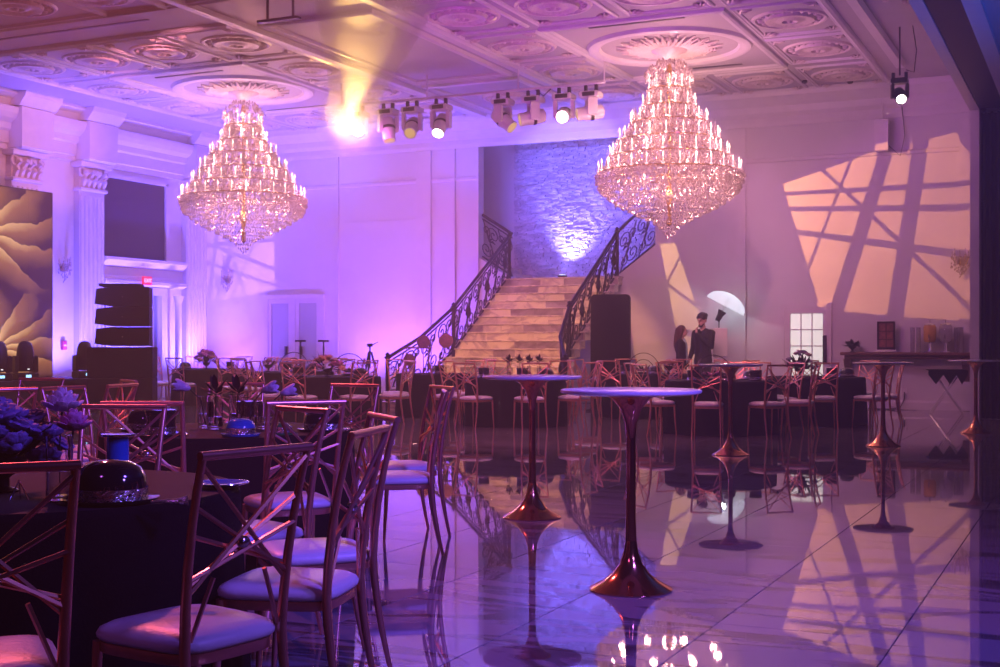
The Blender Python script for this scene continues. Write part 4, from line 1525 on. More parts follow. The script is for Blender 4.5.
bouquet('flower_arrangement', P3('hoops', -.05, -.15), 'dense pale flower bowl on the table before the tripod', .30, .20, 22, ('flower_peach', 'flower_white', 'flower_pink'), 11, 14, None, .065)
bouquet('flower_arrangement', P3('corner', -.1, 0), 'round dark pink bouquet on the corner table by the blue-lit pilasters', .26, .26, 20, ('flower_pink', 'flower_pink', 'flower_peach'), 12, 12, None, .075)
bouquet('flower_arrangement', P3('shelf', -.25, 0), 'dark spiky bouquet on the table by the drinks shelf', .28, .30, 10, ('flower_violet', 'flower_white'), 13, 30, None, .06, leafm='leaf_black')
bouquet('flower_arrangement', P3('panel', .38, -.1), 'small peach flower bowl beside the hoop before the black panel', .12, .12, 9, ('flower_peach', 'flower_pink'), 14, 6, None, .05)
bouquet('flower_arrangement', P3('twin', -.42, -.05), 'small pale flower bowl beside the hoop before the double doors', .15, .12, 9, ('flower_white', 'flower_peach'), 15, 6, None, .05)
# candle pillars on the double door table
def pillar(p, label, h, rz):
    t = thing('candle_pillar', label, 'candle holder', p, rz)
    MB().lathe([(.05, 0), (.05, .012), (.014, .02), (.018, h * .25), (.010, h * .3), (.018, h * .5), (.010, h * .55), (.018, h * .75), (.010, h - .02), (.02, h)], 12).build('turned_stem', 'dark_metal', t)
    MB().box(-.10, .10, -.035, .035, h, h + .035).build('tray', 'dark_metal', t)
pillar(P3('twin', .20, -.15), 'turned dark candle pillar with a flat tray before the double doors', .56, FACE)
pillar(P3('twin', .62, -.05), 'turned dark candle pillar with a small cup between the double doors and tripod', .56, FACE)
# gold discs, tray and box on the small table
def disc(p, label, z, r, rz):
    t = thing('gold_disc', label, 'disc', p, rz)
    MB().tube([(0, 0, 0), (0, 0, z)], .008, 6).build('rod', 'gold_metal', t)
    MB().lathe([(.06, 0), (.06, .008), (.01, .012)], 16).build('foot', 'gold_metal', t)
    T = Matrix.Translation((0, 0, z)) @ Matrix.Rotation(R(90), 4, 'X')
    MB().lathe([(.001, -.006), (r, -.006), (r, .006), (.001, .006)], 28, T=T).build('disc_plate', 'gold_metal', t)
disc(P3('gold', -.18, .05), 'large round gold disc on a rod beside the stair balustrade', .56, .12, FACE)
disc(P3('gold', .22, .1), 'round dark gold disc on a rod nearest the stair treads', .58, .13, FACE)
disc(P3('gold', -.42, -.1), 'small low gold disc on a rod at the edge of the small table', .24, .11, FACE)
t = thing('gold_tray_stand', 'rectangular gold tray on a stand among the gold discs', 'stand', P3('gold', -.30, .25), FACE)
MB().box(-.26, .26, -.12, .12, .44, .47).build('tray', 'gold_metal', t)
for sx in (-1, 1):
    MB().tube([(sx * .2, 0, 0), (sx * .2, 0, .44)], .010, 6).build('upright', 'gold_metal', t)
top_hat(P3('gold', .12, -.3), 'glossy black top hat in front of the gold discs', .1)
# bud vases on the table below the stairs
for k in range(4):
    p = P3('front', -.10 + .16 * k, .05)
    od = ('first', 'second', 'third', 'fourth')[k]
    v = vase(p, od + ' slim bud vase below the stairs, counting from the gold disc table', .17, .032, 'bud vases below the stairs')
    leaf_sprig((p[0], p[1], p[2] + .02), 'dark sprig in the ' + od + ' bud vase counting from the gold disc table', 20 + k, 'sprigs in the bud vases')
# hats at far places
far_hats = {'door': ((-.45, -.35), (.0, -.55), (.45, -.30), (.5, .25)), 'front': ((-.5, -.3), (.48, -.3), (.1, -.55)), 'shelf': ((.15, -.45), (.45, -.2)),
            'panel': ((-.40, -.30), (.1, -.5)), 'hoops': ((-.5, -.3), (.5, -.3)), 'twin': ((.0, -.5), (.45, -.4)), 'corner': ((.45, -.2), (-.5, -.2))}
HL = {'door': 'at the hoop table facing the glazed door', 'front': 'beside the bud vases below the stairs', 'shelf': 'on the table by the drinks shelf', 'panel': 'before the tall black screen',
      'hoops': 'on the dense flower table before the tripod', 'twin': 'before the frosted double doors', 'corner': 'on the corner table by the blue-lit pilasters'}
for tn, spots in far_hats.items():
    for k, (l, d) in enumerate(spots):
        hp = P3(tn, l, d)
        ha = math.atan2(hp[1] - TABLES[tn][1], hp[0] - TABLES[tn][0]) % (2 * math.pi)
        sd = SIDES[int(round(ha / (math.pi / 4))) % 8]
        if k % 2:
            bowler_hat(hp, 'black bowler hat ' + HL[tn] + ', ' + sd, k * .9, group='bowler hats ' + HL[tn])
        else:
            top_hat(hp, 'black top hat ' + HL[tn] + ', ' + sd, k * .9, group='top hats ' + HL[tn])

# ---- truss pipe with moving heads
pipe = thing('lighting_pipe', 'white lighting pipe hung from the ceiling between the two chandeliers', 'lighting pipe', (0, 0, 0))
PY, PZ = 21.65, 5.95
MB().tube([(-13.6, PY, PZ), (-8.0, PY, PZ)], .025, 8).build('pipe', 'fixture_white', pipe)
for x in (-13.5, -11.6, -9.7, -8.02):
    MB().tube([(x, PY, PZ), (x, PY, CZ - .004)], .014, 6).build('drop_rod', 'fixture_white', pipe)
MB().tube([(-9.35, PY, PZ - .03), (-9.2, PY + .02, PZ - .14), (-9.05, PY, PZ - .03)], .010, 5).build('cable', 'rubber', pipe)
def moving_head(loc, pan, tilt, label, lens='lens_dim', group=None, hang=True, body='fixture_white', k=1.0):
    """hung: base on top, yoke and head below; tilt 0 = straight down"""
    t = thing('moving_head_light', label, 'stage light', loc, 0, group)
    s = -1 if hang else 1
    T0 = Matrix.Scale(k, 4)
    MB().bevbox(-.15, .15, -.12, .12, min(s * .06, s * .16), max(s * .06, s * .16), .02, T0).build('base', body, t)
    MB().box(-.10, .10, -.125, -.12, min(s * .08, s * .14), max(s * .08, s * .14), T0).build('display', 'black_plastic', t)
    if hang:
        for x in (-.10, .10):
            mb = MB()
            mb.box(x - .025, x + .025, -.03, .03, -.07 * k, .045)
            mb.build('clamp', 'black_plastic', t)
    Z = Matrix.Rotation(pan, 4, 'Z')
    for sx in (-1, 1):
        y = MB()
        y.bevbox(sx * .135 - .028, sx * .135 + .028, -.07, .07, min(s * .16, s * .44), max(s * .16, s * .44), .015, T0 @ Z)
        y.build('yoke_arm', body, t)
    H = T0 @ Z @ Matrix.Translation((0, 0, s * .38)) @ Matrix.Rotation(tilt if hang else math.pi - tilt, 4, 'X')
    hd = MB().lathe([(.06, .20), (.10, .18), (.115, .08), (.115, -.02), (.10, -.14), (.105, -.20), (.105, -.22)], 20, T=H)
    hd = hd.build('head', body, t)
    MB().lathe([(.085, -.20), (.088, -.222), (.05, -.235), (.004, -.238)], 20, T=H, cap=False).build('lens', lens, hd)
    MB().lathe([(.118, .03), (.122, .02), (.122, -.01), (.118, -.02)], 20, T=H, cap=False).build('head_band', 'dark_metal', hd)
    return t
GH = 'moving heads on the white pipe'
def cam_pan(x, y):
    """pan so that a positive tilt leans the beam towards the photographer"""
    return math.atan2(-x, y) 
heads = [(-13.12, 'lens_glare', 0.0, 1.50, 'moving head light blazing amber at the end of the pipe'),
         (-12.45, 'lens_dim', .3, .35, 'dark moving head next to the blazing amber one'),
         (-11.92, 'lens_dim', -.2, .95, 'moving head with a dim amber lens between the dark one and a lit one'),
         (-11.30, 'lens_bright', -.35, .75, 'lit white moving head beside a bare stretch of pipe'),
         (-10.01, 'lens_dim', 1.0, .9, 'moving head turned sideways beside the bare stretch of pipe'),
         (-9.40, 'lens_dim', -1.35, 1.35, 'moving head pointing level away from the dangling cable'),
         (-8.79, 'lens_bright', -.15, 1.25, 'lit moving head showing a round white lens beside the dangling cable'),
         (-8.27, 'lens_dim', -1.40, 1.42, 'moving head pointing level at the pipe end by the crystal chandelier')]
for x, ln, pan, tilt, lab in heads:
    a = cam_pan(x, PY)
    moving_head((x, PY, PZ - .075), a + pan, -tilt, lab, ln, GH, k=1.18)
moving_head((-2.93, 21.6, 5.62), cam_pan(-2.93, 21.6) + .15, -1.05, 'single lit spotlight hung under the ceiling by the partition beam', 'lens_bright', None, True, 'dark_metal', .85)
t = thing('ceiling_bracket', 'slim black bracket holding the single spotlight by the partition beam', 'bracket', (-2.93, 21.6, 5.6))
MB().tube([(0, 0, .02), (0, 0, .80)], .015, 6).build('rod', 'dark_metal', t)
MB().tube([(.1, 0, .10), (.22, 0, .05), (.26, 0, .4), (.2, 0, .8)], .008, 5).build('cable', 'rubber', t)

t = thing('ceiling_hanger', 'empty pair of dark hanging rods with a short bar near the amber-lit ceiling', 'hanger', (-9.8, 14.2, 5.58))
for x in (-.20, .20):
    MB().tube([(x, 0, 0), (x, 0, .815)], .018, 6).build('rod', 'dark_metal', t)
MB().bevbox(-.34, .30, -.05, .05, -.035, .0, .006).build('bar', 'dark_metal', t)

# ---- stage, screen, loudspeakers
stg = thing('stage_deck', 'low black stage along the pilastered wall under the golden screen', 'stage', (0, 0, 0))
MB().bevbox(-19.78, -18.15, 9.0, 20.6, .50, .60, .01).build('deck', 'stage_black', stg)
MB().box(-19.74, -18.19, 9.05, 20.55, 0.0, .50).build('skirt', 'curtain_black', stg)
scr = thing('led_screen', 'tall screen showing golden petals on black at the stage', 'screen', (0, 0, 0))
MB().box(-19.74, -19.60, 11.60, 20.24, .60, 4.40).build('screen_body', 'black_plastic', scr)
for j in range(5):
    for i in range(13):
        MB().box(-19.60, -19.59, 11.62 + .663 * i, 11.62 + .663 * (i + 1) - .001, .62 + .752 * j, .62 + .752 * (j + 1) - .001).build('screen_panel', 'screen_image', scr)
spk = thing('line_array_speaker', 'stacked black line array boxes on top of the subwoofers by the stage', 'loudspeaker', (-17.30, 19.75, 1.22), YAW + .15)
def wedge(z):
    mb = MB()
    mb.prism([(-.50, z + .045), (-.47, z + .335), (-.20, z + .37), (.52, z + .37), (.52, z), (-.20, z)], 'y', -.3, .3)
    return mb
for k in range(3):
    w = wedge(.02 + .385 * k).build('speaker_box', 'speaker_black', spk)
    MB().ball((.02, -.305, .20 + .385 * k), (.012, .008, .012), 6, 4).build('rigging_pin', 'chrome', w)
MB().bevbox(-.42, .36, -.3, .3, 1.175, 1.23, .01).build('top_frame', 'speaker_black', spk)
for k, (dx) in enumerate((0.0,)):
    sb = thing('subwoofer', 'wide black subwoofer cabinet under the line array boxes', 'loudspeaker', (-17.30, 19.75, 0), YAW + .15)
    MB().bevbox(-.62, .60, -.42, .42, .03, .62, .015).build('cabinet', 'speaker_black', sb)
    MB().bevbox(-.62, .60, -.42, .42, .63, 1.22, .015).build('cabinet', 'speaker_black', sb)
    for sx in (-.5, .48):
        MB().box(sx - .05, sx + .05, -.3, .3, 0, .03).build('skid', 'rubber', sb)
    MB().box(.50, .56, -.425, -.42, 1.10, 1.16).build('badge', 'dark_metal', sb)
def floor_head(loc, rz, label, led):
    t = thing('floor_moving_head', label, 'stage light', loc, rz, 'black moving heads on the stage')
    MB().bevbox(-.20, .20, -.16, .16, 0, .14, .02).build('base', 'black_plastic', t)
    MB().box(-.05, .05, -.165, -.16, .05, .10).build('display', led, t)
    for sx in (-1, 1):
        MB().bevbox(sx * .19 - .035, sx * .19 + .035, -.08, .08, .14, .46, .02).build('yoke_arm', 'black_plastic', t)
    h = MB()
    h.lathe([(.10, .16), (.15, .19), (.165, .30), (.16, .46), (.145, .60), (.11, .70), (.05, .735), (.004, .74)], 20)
    h.build('head', 'black_gloss' if False else 'black_plastic', t)
    MB().box(-.02, .02, -.162, -.155, .20, .215).build('logo_strip', 'led_white', t)
floor_head((-18.45, 18.35, .60), 1.2, 'black moving head on the stage before the golden screen', 'led_blue')
floor_head((-18.45, 19.93, .60), 1.2, 'black moving head on the stage next to the line array loudspeaker', 'led_blue')
floor_head((-18.45, 17.70, .60), 1.2, 'black moving head on the stage farthest from the line array loudspeaker', 'led_blue')

# exit sign over the doorway
ex = thing('exit_sign', 'red lit exit sign over the doorway between the pilasters', 'exit sign', (XL + .27, 23.66, 2.74), R(90))
MB().bevbox(-.14, .14, -.03, .03, -.10, .10, .008).build('sign_box', 'exit_red', ex)
tcv = bpy.data.curves.new('exit_text', 'FONT')
tcv.body = 'EXIT'
tcv.size = .125
tcv.align_x = 'CENTER'
tcv.align_y = 'CENTER'
tcv.extrude = .003
to = bpy.data.objects.new('tmp', tcv)
COL.objects.link(to)
bpy.context.view_layer.update()
me = bpy.data.meshes.new_from_object(to)
bpy.data.objects.remove(to)
me.materials.clear()
me.materials.append(MATS['exit_letter'])
o = inst('sign_letters', me, ex, (0, -.034, 0))
o.rotation_euler = (R(90), 0, 0)
t = thing('fire_alarm_pull', 'small red fire alarm box on the wall beside the golden screen', 'alarm', (XL + .02, 21.25, 1.25), R(90))
MB().bevbox(-.06, .06, -.06, .0, -.1, .1, .01).build('alarm_box', 'socket_red', t)
MB().box(-.04, .04, -.068, -.06, -.02, .02).build('pull_bar', 'white_plastic', t)

# wall sconces
def sconce(loc, rz, label):
    t = thing('wall_sconce', label, 'wall lamp', loc, rz, 'crystal wall sconces')
    MB().lathe([(.001, -.02), (.06, -.02), (.06, 0), (.001, .0)], 14, T=Matrix.Rotation(R(90), 4, 'X') @ Matrix.Scale(1, 4)).build('back_plate', 'gold_metal', t)
    rr = random.Random(4)
    for k in range(5):
        a = R(-80 + 40 * k)
        c = Vector((.15 * math.sin(a), -.05 - .11 * math.cos(a), .08 + .05 * (k % 2)))
        MB().tube([(0, -.02, 0), (c.x * .6, c.y * .7, -.06), c], .008, 5).build('arm', 'gold_metal', t)
        MB().lathe([(.02, 0), (.03, .01), (.012, .02), (.012, .10), (.004, .14)], 8, tuple(c)).build('candle', 'crystal', t)
    mb = MB()
    for k in range(120):
        a = R(rr.uniform(-90, 90))
        q = rr.random()
        mb.octa((.18 * math.sin(a) * q, -.04 - .14 * math.cos(a) * q, .10 - .40 * rr.random() * (1 - .5 * q)), .016, .028)
    o = mb.build('crystal_drops', 'crystal', t)
    o['kind'] = 'stuff'
sconce((XL + .03, 21.22, 2.9), R(90), 'crystal wall sconce between the golden screen and a pilaster')
sconce((-19.62, YB - .01, 2.85), 0, 'crystal wall sconce in the corner patch of pink window light')
sconce((-2.42, YB - .06, 2.85), 0, 'crystal wall sconce at the end of the wall by the curtain')
# small loudspeaker on the wall
t = thing('wall_speaker', 'small white loudspeaker hung high on the wall above the window-pattern light', 'loudspeaker', (-3.87, YB - .16, 5.05))
MB().bevbox(-.13, .13, -.11, .11, 0, .62, .02).build('cabinet', 'fixture_white', t)
MB().box(-.02, .02, .10, .16, .25, .35).build('bracket', 'dark_metal', t)
MB().tube([(0, .05, .62), (0, .05, 1.30)], .012, 6).build('hanger', 'fixture_white', t)
MB().tube([(.13, 0, .1), (.34, .05, -.10), (.42, .1, .3), (.36, .1, .9)], .008, 5).build('cable', 'rubber', t)

# ---- tall black panel, tripod
t = thing('standing_screen', 'tall matt black screen with rounded upper corners beside the stairs', 'screen', (-8.50, 23.3, 0), YAW * .3)
pts = [(-.38, .03), (.38, .03), (.38, 2.14)] + [(.30 + .08 * math.cos(R(90 * q / 6)), 2.15 + .08 * math.sin(R(90 * q / 6))) for q in range(1, 7)] + [(-.30 - .08 * math.sin(R(90 * q / 6)), 2.15 + .08 * math.cos(R(90 * q / 6))) for q in range(0, 7)]
MB().prism(pts, 'y', -.06, .06).build('panel_board', 'speaker_black', t)
MB().bevbox(-.42, .42, -.28, .28, 0, .03, .008).build('foot', 'black_plastic', t)
t = thing('camera_tripod', 'black camera tripod standing near the lavender wall by the stair balustrade', 'tripod', (-13.6, 22.9, 0), .3)
for k in range(3):
    a = 2 * math.pi * k / 3
    MB().tube([(.03 * math.cos(a), .03 * math.sin(a), 1.12), (.30 * math.cos(a), .30 * math.sin(a), .005)], [.022, .014], 6).build('leg', 'black_plastic', t)
MB().tube([(0, 0, .78), (0, 0, 1.24)], .018, 8).build('centre_column', 'black_plastic', t)
MB().bevbox(-.05, .05, -.04, .04, 1.22, 1.29, .01).build('head', 'black_plastic', t)
MB().tube([(.03, 0, 1.25), (.16, .05, 1.32)], .008, 5).build('pan_handle', 'black_plastic', t)

# ---- drinks shelf on the rear wall
sh = thing('wall_shelf', 'long dark wooden wall shelf on corbels carrying the drinks dispensers', 'shelf', (0, 0, 0))
mat('shelf_wood', (.16, .07, .05), .3, noise=.4, nscale=6)
MB().bevbox(-4.62, -2.16, 25.72, YB - .005, 1.06, 1.12, .015).build('shelf_board', 'shelf_wood', sh)
MB().bevbox(-4.55, -2.22, 25.80, YB - .005, .99, 1.06, .015).build('shelf_moulding', 'shelf_wood', sh)
for x in (-4.52, -2.32):
    mb = MB()
    mb.prism([(YB - .01, .55), (YB - .10, .58), (YB - .14, .75), (YB - .28, .88), (YB - .34, .99), (YB - .01, .99)], 'x', x - .06, x + .06)
    mb.build('corbel', 'shelf_wood', sh)
bouquet('flower_arrangement', (-4.42, 25.95, 1.12), 'low black leafy posy at the end of the drinks shelf', .16, .06, 4, ('flower_violet',), 31, 34, None, .03, leafm='leaf_black')
t = thing('menu_frame', 'framed drinks menu board standing on the wall shelf', 'menu', (-3.78, 25.98, 1.12), .12)
MB().bevbox(-.17, .17, -.02, .02, .05, .60, .008).build('frame', 'dark_metal', t)
for r in range(3):
    for c in range(2):
        MB().box(-.13 + .14 * c, -.01 + .14 * c, -.024, -.02, .10 + .16 * r, .24 + .16 * r).build('menu_picture', 'menu_print', t)
MB().bevbox(-.19, .19, -.07, .07, 0, .05, .01).build('stand', 'white_plastic', t)
for k, x in enumerate((-3.28, -3.17, -2.48, -2.39)):
    t = thing('tall_glass', ('tall slim glass cylinder standing next to the menu board', 'tall slim glass cylinder standing next to the amber dispenser', 'tall slim glass cylinder standing next to the clear dispenser', 'tall slim glass cylinder last on the shelf before the curtain')[k], 'glass', (x, 25.92, 1.12), 0,
              'glasses by the menu' if k < 2 else 'glasses by the curtain')
    MB().lathe([(.002, 0), (.04, 0), (.043, .48), (.039, .48), (.036, .012), (.002, .012)], 18, cap=False).build('glass_wall', 'dispenser_glass', t)
    MB().lathe([(.045, .0), (.045, .012), (.002, .012)], 18).build('foot', 'dispenser_glass', t)
def dispenser(x, label, fill):
    t = thing('drink_dispenser', label, 'dispenser', (x, 25.93, 1.12))
    MB().lathe([(.11, 0), (.11, .02), (.03, .04), (.03, .18), (.10, .20)], 20).build('stand', 'chrome', t)
    MB().lathe([(.09, .20), (.115, .24), (.12, .48), (.10, .52)], 24).build('jar', fill, t)
    MB().lathe([(.105, .52), (.11, .535), (.06, .56), (.012, .57), (.012, .60), (.02, .615), (.004, .63)], 20).build('lid', 'chrome', t)
    tp = MB()
    tp.tube([(0, -.12, .27), (0, -.17, .27), (0, -.18, .24)], .012, 6)
    tp = tp.build('tap', 'chrome', t)
    MB().box(-.008, .008, -.18, -.15, .28, .34).build('tap_lever', 'black_plastic', tp)
dispenser(-2.96, 'drink dispenser filled with amber lemonade on the wall shelf', 'amber_drink')
dispenser(-2.67, 'clear glass drink dispenser beside the amber one', 'dispenser_glass')
# folding tray stand
t = thing('tray_stand', 'folding waiter tray stand under a small black cloth by the partition', 'stand', (-2.55, 24.9, 0), .2)
for sg in (-1, 1):
    for y in (-.16, .16):
        MB().tube([(sg * .28, y, .02), (-sg * .24, y, .78)], .013, 6).build('leg', 'chrome', t)
    MB().tube([(sg * .24, -.2, .785), (sg * .24, .2, .785)], .014, 6).build('top_bar', 'chrome', t)
    MB().tube([(sg * .28, -.18, .02), (sg * .28, .18, .02)], .012, 6).build('foot_bar', 'chrome', t)
t = thing('tray_cloth', 'small black cloth with hanging corners over the folding tray stand', 'cloth', (-2.55, 24.9, .80), .2)
mb = MB()
mb.box(-.34, .34, -.26, .26, 0, .015)
mb.build('cloth_top', 'black_cloth', t)
for x0, x1 in ((-.34, -.08), (-.08, .14), (.14, .34)):
    mb = MB()
    mb.prism([(x0, .0), (x1, .0), (x1, -.08), ((x0 + x1) / 2, -.25), (x0, -.08)], 'y', -.268, -.258)
    mb.build('cloth_corner', 'black_cloth', t)
t = thing('floor_cable', 'black power cable lying on the floor under the drinks shelf', 'cable', (0, 0, 0))
MB().tube([(-3.46, YB - .03, .34), (-3.46, YB - .08, .20), (-3.52, YB - .14, .05), (-3.7, YB - .2, .012), (-4.0, YB - .2, .012)], .010, 6).build('cord', 'rubber', t)
MB().box(-4.12, -3.98, YB - .24, YB - .16, .002, .03).build('plug', 'rubber', t)
# uplight on the landing
t = thing('landing_uplight', 'small uplight on the stair landing glowing against the stone wall', 'uplight', (-11.25, 27.60, 2.74))
MB().lathe([(.10, 0), (.11, .02), (.11, .12), (.09, .13)], 16).build('can', 'dark_metal', t)
MB().lathe([(.09, .125), (.07, .135), (.004, .138)], 16, cap=False).build('lens', 'uplight_lens', t)

# ---- photo booth umbrella light and kiosk
ul = thing('photo_umbrella_light', 'white photo umbrella on a flash stand over the couple', 'studio light', (-6.98, 25.5, 0))
for k in range(3):
    a = 2 * math.pi * k / 3 + .4
    MB().tube([(0, 0, .55), (.42 * math.cos(a), .42 * math.sin(a), .005)], .012, 6).build('stand_leg', 'black_plastic', ul)
MB().tube([(0, 0, .3), (0, 0, 1.78)], .014, 8).build('stand_pole', 'black_plastic', ul)
ax = Vector((.45, .12, .88)).normalized()
base = Vector((-.02, 0, 1.78))
MB().tube([base - ax * .04, base + ax * .62], .006, 6).build('shaft', 'chrome', ul)
q = ax.to_track_quat('Z', 'Y').to_matrix().to_4x4()
T = Matrix.Translation(base + ax * .02) @ q
MB().lathe([(.045, -.06), (.055, 0), (.06, .08), (.085, .15), (.085, .17)], 16, T=T).build('flash_head', 'black_plastic', ul)
MB().lathe([(.08, .165), (.004, .172)], 16, T=T, cap=False).build('flash_lens', 'led_white', ul)
mat('umbrella_fabric', (.92, .93, .95), .6, noise=.03, nscale=10)
nt = MATS['umbrella_fabric'].node_tree
tl = nt.nodes.new('ShaderNodeBsdfTranslucent')
tl.inputs[0].default_value = (.9, .95, 1, 1)
ms = nt.nodes.new('ShaderNodeMixShader')
ms.inputs[0].default_value = .6
pb = nt.nodes['Principled BSDF']
nt.links.new(pb.outputs[0], ms.inputs[1])
nt.links.new(tl.outputs[0], ms.inputs[2])
nt.links.new(ms.outputs[0], nt.nodes['Material Output'].inputs[0])
T = Matrix.Translation(base + ax * .30) @ q
def scal(a, z):
    return -.05 * (1 - abs(math.cos(4 * a))) * (1 if z < .1 else .2)
MB().lathe([(.42, 0), (.405, .07), (.36, .14), (.28, .20), (.18, .245), (.08, .268), (.004, .275)], 32, T=T, cap=False, wave=scal).build('umbrella_canopy', 'umbrella_fabric', ul)
for k in range(8):
    a = 2 * math.pi * k / 8
    MB().tube([T @ Vector((r * math.cos(a), r * math.sin(a), z - .008)) for r, z in ((.41, .005), (.36, .135), (.2, .235), (.02, .27))], .004, 4).build('rib', 'chrome', ul)
point('flash_light', Vector((-6.98, 25.5, 0)) + base + ax * .24, (.85, .94, 1.0), 9, .03)
k_ = thing('photo_booth_kiosk', 'slim white photo booth kiosk standing under the umbrella', 'kiosk', (-6.80, 24.92, 0), YAW * .6)
MB().bevbox(-.14, .14, -.05, .05, 1.02, 1.60, .02).build('screen_housing', 'white_plastic', k_)
MB().box(-.10, .10, .05, .055, 1.15, 1.5).build('screen', 'dark_glass', k_)
MB().bevbox(-.05, .05, -.03, .03, .04, 1.02, .01).build('column', 'white_plastic', k_)
MB().bevbox(-.22, .22, -.20, .20, 0, .04, .012).build('base_plate', 'white_plastic', k_)

# ---- the couple at the photo booth
def taper(mb, p, q, r0, r1, n=12):
    """tapered capsule"""
    p, q = Vector(p), Vector(q)
    d = (q - p)
    pts, rs = [], []
    L_ = d.length
    d.normalize()
    for a in (-90, -60, -30):
        pts.append(p + d * r0 * math.sin(R(a)))
        rs.append(max(.001, r0 * math.cos(R(a))))
    for k in range(5):
        pts.append(p + d * L_ * k / 4)
        rs.append(r0 + (r1 - r0) * k / 4)
    for a in (30, 60, 90):
        pts.append(q + d * r1 * math.sin(R(a)))
        rs.append(max(.001, r1 * math.cos(R(a))))
    mb.tube(pts, rs, n)
def chain(mb, pts, rs):
    for i in range(len(pts) - 1):
        taper(mb, pts[i], pts[i + 1], rs[i], rs[i + 1])
def fused(mb, name, material, parent, voxel=.011, it=4):
    o = mb.build(name, material, parent)
    m = o.modifiers.new('Remesh', 'REMESH')
    m.mode = 'VOXEL'
    m.voxel_size = voxel
    m.use_smooth_shade = True
    s = o.modifiers.new('Smooth', 'SMOOTH')
    s.factor = .5
    s.iterations = it
    return o
def hand(mb, wrist, d, n, side=1, curl=.5):
    """palm along d with palm facing n; five fingers"""
    d, n = Vector(d).normalized(), Vector(n).normalized()
    w = d.cross(n).normalized() * side
    wrist = Vector(wrist)
    palm = wrist + d * .085
    for k in (-1, -.33, .33, 1):
        taper(mb, wrist + w * .012 * k, palm + w * .028 * k, .016, .013, 8)
    for k, L_ in ((-1, .055), (-.33, .072), (.33, .078), (1, .068)):
        a = palm + w * .028 * k
        b = a + (d * math.cos(curl) + n * math.sin(curl)) * L_ * .55
        c = b + (d * math.cos(curl * 2) + n * math.sin(curl * 2)) * L_ * .5
        taper(mb, a, b, .0095, .0085, 8)
        taper(mb, b, c, .0085, .007, 8)
    a = wrist + d * .03 + w * .030
    b = a + (d * .6 + w * .7 + n * .3).normalized() * .04
    taper(mb, a, b, .012, .010, 8)
    taper(mb, b, b + (d * .9 + n * .5).normalized() * .032, .010, .008, 8)
def head(mb, c, fwd, up, s=1.0):
    """skull, jaw, nose, ears, brow around centre c"""
    f, u = Vector(fwd).normalized(), Vector(up).normalized()
    r = f.cross(u).normalized()
    u = r.cross(f)
    M = Matrix((r, f, u)).transposed()
    c = Vector(c)
    def W_(x, y, z): return c + M @ Vector((x * s, y * s, z * s))
    mb.ball(W_(0, -.012, .025), (.074 * s, .093 * s, .092 * s), 14, 10, M)
    mb.ball(W_(0, .022, -.045), (.058 * s, .066 * s, .072 * s), 12, 8, M)
    mb.ball(W_(0, .055, -.088), (.026 * s, .022 * s, .020 * s), 8, 6, M)
    taper(mb, W_(0, .078, .022), W_(0, .104, -.018), .010 * s, .015 * s, 8)
    taper(mb, W_(-.022, .082, -.055), W_(.022, .082, -.055), .010 * s, .010 * s, 8)
    for sx in (-1, 1):
        mb.ball(W_(sx * .078, -.012, -.01), (.012 * s, .022 * s, .034 * s), 8, 6, M)
        taper(mb, W_(sx * .018, .082, .030), W_(sx * .048, .070, .032), .011 * s, .010 * s, 8)
    return W_, M
def face_details(parent, W_, M, s, hairm):
    for sx in (-1, 1):
        MB().ball(W_(sx * .031, .080, .008), (.013 * s, .008 * s, .007 * s), 8, 6, M).build('eye', 'black_gloss', parent)
        MB().tube([W_(sx * .014, .094, .030), W_(sx * .034, .092, .036), W_(sx * .052, .078, .030)], .005 * s, 5).build('eyebrow', hairm, parent)
    MB().ball(W_(0, .090, -.056), (.024 * s, .008 * s, .008 * s), 8, 6, M).build('lips', 'lip', parent)
mat('lip', (.45, .14, .13), .4, noise=.05)

